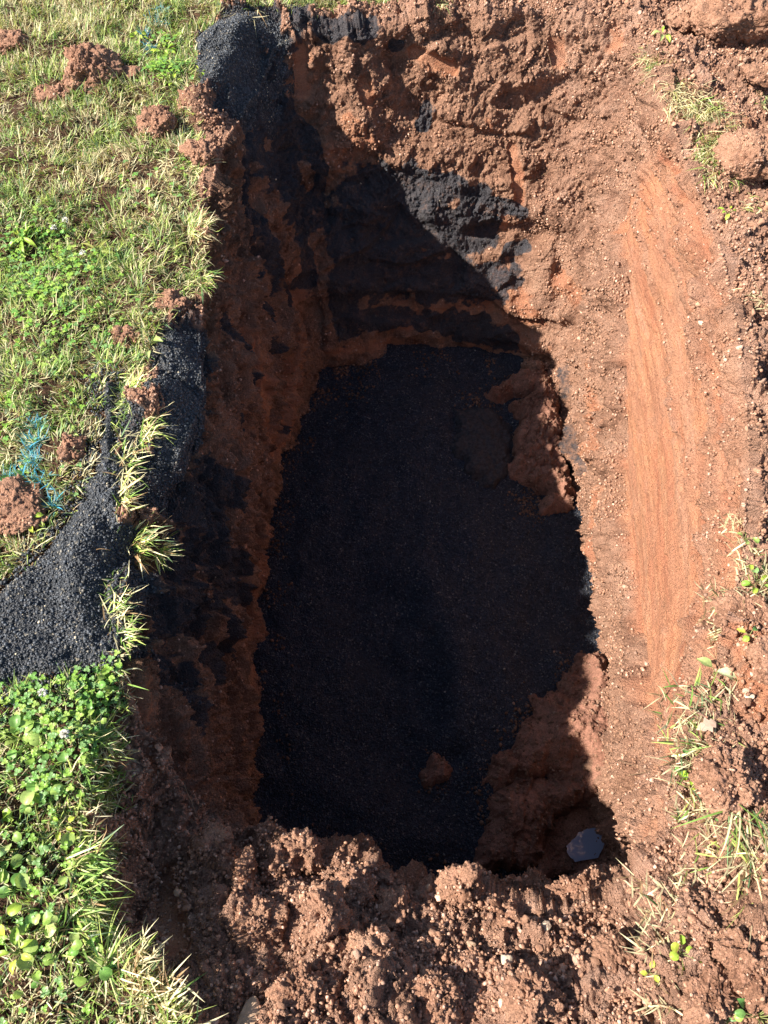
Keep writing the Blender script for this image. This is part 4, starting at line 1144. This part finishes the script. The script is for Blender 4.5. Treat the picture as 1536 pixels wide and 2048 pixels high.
make_tuft(1515, 435, 'tuft under the broad orange clod at the right edge', 50, .018, .050, -2.4, .6, 1.2, .6, group=GB)
make_tuft(1515, 600, 'dry wisps at the right edge of the bank', 24, .016, .050, 3.0, .6, 1.2, .9, group=GB)
make_tuft(1510, 1130, 'dry wispy tuft behind the clover sprig on the right', 150, .034, .045, 3.0, 1.0, 1.1, .75, group=GB)
make_tuft(1455, 1250, 'matted dry tuft beside the cracked red clod', 90, .026, .038, 3.0, 1.3, 1.2, .7, group=GB)
make_tuft(1400, 1500, 'matted tuft of pale stems at the right corner of the pit', 200, .036, .050, 2.8, 1.3, 1.1, .55, group=GB)
make_tuft(1420, 1640, 'yellow stems trapped below the dark red clod', 90, .036, .045, 2.6, 1.3, 1.2, .6, group=GB)
make_tuft(1500, 1700, 'bundle of long curved green stems at the right edge', 60, .024, .110, -1.9, .5, 1.25, .35, group=GB, bright=1.3)
make_tuft(1350, 1890, 'dry flattened tuft around the round clover leaf', 120, .030, .045, 2.6, 1.5, 1.2, .75, group=GB)
make_tuft(1500, 1985, 'green grassy tuft in the bottom right corner', 60, .026, .045, 2.0, 1.2, 1.0, .35, group=GB)

# white clover flowers
def make_flower(x, y, label):
    p, n = vsurf(x, y)
    root = empty('clover_flower', tuple(p)); tag(root, label, 'flower', 'white clover flowers in the lawn')
    st = tube([(0, 0, -.01), (.002, .001, .012), (.001, .003, .034)], .0009)
    build_mesh('stem', st[0], st[1], M_LEAF, parent=root, attrs={'col': st[2]}, smooth=True)
    lst = []
    for k in range(34):
        u = rng.random() * 2 - .55; u = min(u, .99); a_ = k * 2.4
        d = np.array([math.cos(a_) * math.sqrt(max(1 - u * u, 0.02)), math.sin(a_) * math.sqrt(max(1 - u * u, .02)), u])
        lv = leaf_mesh(np.array([.001, .003, .034]) + d * .0035, .0070, .0036, math.atan2(d[1], d[0]), math.asin(np.clip(d[2], -1, 1)), .4, .3, 'oval', (.8, .78, .66), 3)
        lst.append(lv)
    v, f, c = join(lst)
    build_mesh('flower_head', v, f, M_PETAL, parent=root, smooth=True)
for x, y, lab in [(112, 474, 'white clover flower nearest the rosette of long leaves'), (142, 462, 'white clover flower just right of its neighbour in the upper lawn'),
                  (168, 524, 'lone white clover flower below the other two in the upper lawn'), (140, 1478, 'white clover flower among leaves below the large gravel pile'),
                  (96, 1392, 'white clover flower close under the large gravel pile')]:
    make_flower(x, y, lab)
# dry leaf
p, n = vsurf(1402, 1470)
lv = leaf_mesh((-.02, 0, .012), .046, .036, .35, .15, .15, .4, 'lobed', (.50, .32, .24))
o = build_mesh('dry_leaf', lv[0], lv[1], M_DRYLEAF, smooth=True); o.location = tuple(p); tag(o, 'pinkish brown dead leaf lying beside the large flat green leaf', 'dead leaf')

# roots and straws
def make_root(px_pts, label, rad=.0011, name='root', mat=M_ROOT, lift=.012):
    pts = []
    for i, (x, y) in enumerate(px_pts):
        q, nn = vsurf(x, y); pts.append(q + nn * (.002 if i == 0 else lift))
    pts = np.array(pts); t = np.linspace(0, len(pts) - 1, 6 * len(pts)); i = np.clip(t.astype(int), 0, len(pts) - 2); fr = (t - i)[:, None]; fr = fr * fr * (3 - 2 * fr)
    q = pts[i] * (1 - fr) + pts[i + 1] * fr + .0015 * np.column_stack([noise(np.column_stack([t, t, t]) + s, 1.0, s) for s in (1, 2, 3)])
    r_ = rad * np.linspace(1, .35, len(q))
    v, f, c = tube(q - q[0], r_, 5)
    o = build_mesh(name, v, f, mat, attrs={'col': c}, smooth=True); o.location = tuple(q[0]); tag(o, label, 'root' if name == 'root' else 'stem')
for pts, lab in [
 ([(635, 110), (642, 150), (640, 180)], 'thin root hanging down the far wall left of centre'),
 ([(465, 1425), (500, 1432), (535, 1458)], 'long pale root crossing the foot of the left wall'),
 ([(370, 1560), (380, 1600), (388, 1640)], 'fine root on the shaded lower left wall'),
 ([(415, 875), (435, 895), (442, 910)], 'curled root beside the oval gravel pile'),
 ([(365, 1080), (385, 1100), (395, 1125)], 'fine root on the left wall below the pale grass'),
 ([(1080, 90), (1090, 125), (1102, 145)], 'pale root crossing the shadowed notch of the far wall'),
 ([(1095, 45), (1100, 25), (1110, 5)], 'dark root at the top of the far wall'),
 ([(1050, 360), (1080, 352), (1095, 350)], 'short straw stuck in the middle of the far wall'),
 ([(1310, 190), (1318, 205), (1312, 215)], 'short straw below the upper right tuft'),
 ([(1218, 1535), (1280, 1535), (1320, 1552)], 'upper of two pale stems reaching over the right lip'),
 ([(1278, 1555), (1310, 1550), (1345, 1560)], 'lower of two pale stems reaching over the right lip'),
 ([(1415, 1155), (1440, 1153), (1475, 1152)], 'straight straw pointing left from the clover sprig'),
 ([(1382, 1270), (1410, 1285), (1440, 1300)], 'pale stem slanting down the right bank'),
 ([(150, 1560), (152, 1610), (165, 1680)], 'long pale root hanging along the lower left lip'),
 ([(205, 1830), (225, 1820), (240, 1832)], 'short straw in the shade of the lower left bank')]:
    make_root(pts, lab)
make_root([(915, 780), (916, 790), (914, 802)], 'tiny pale stalk standing on the far end of the black bed', .0012, lift=.02)
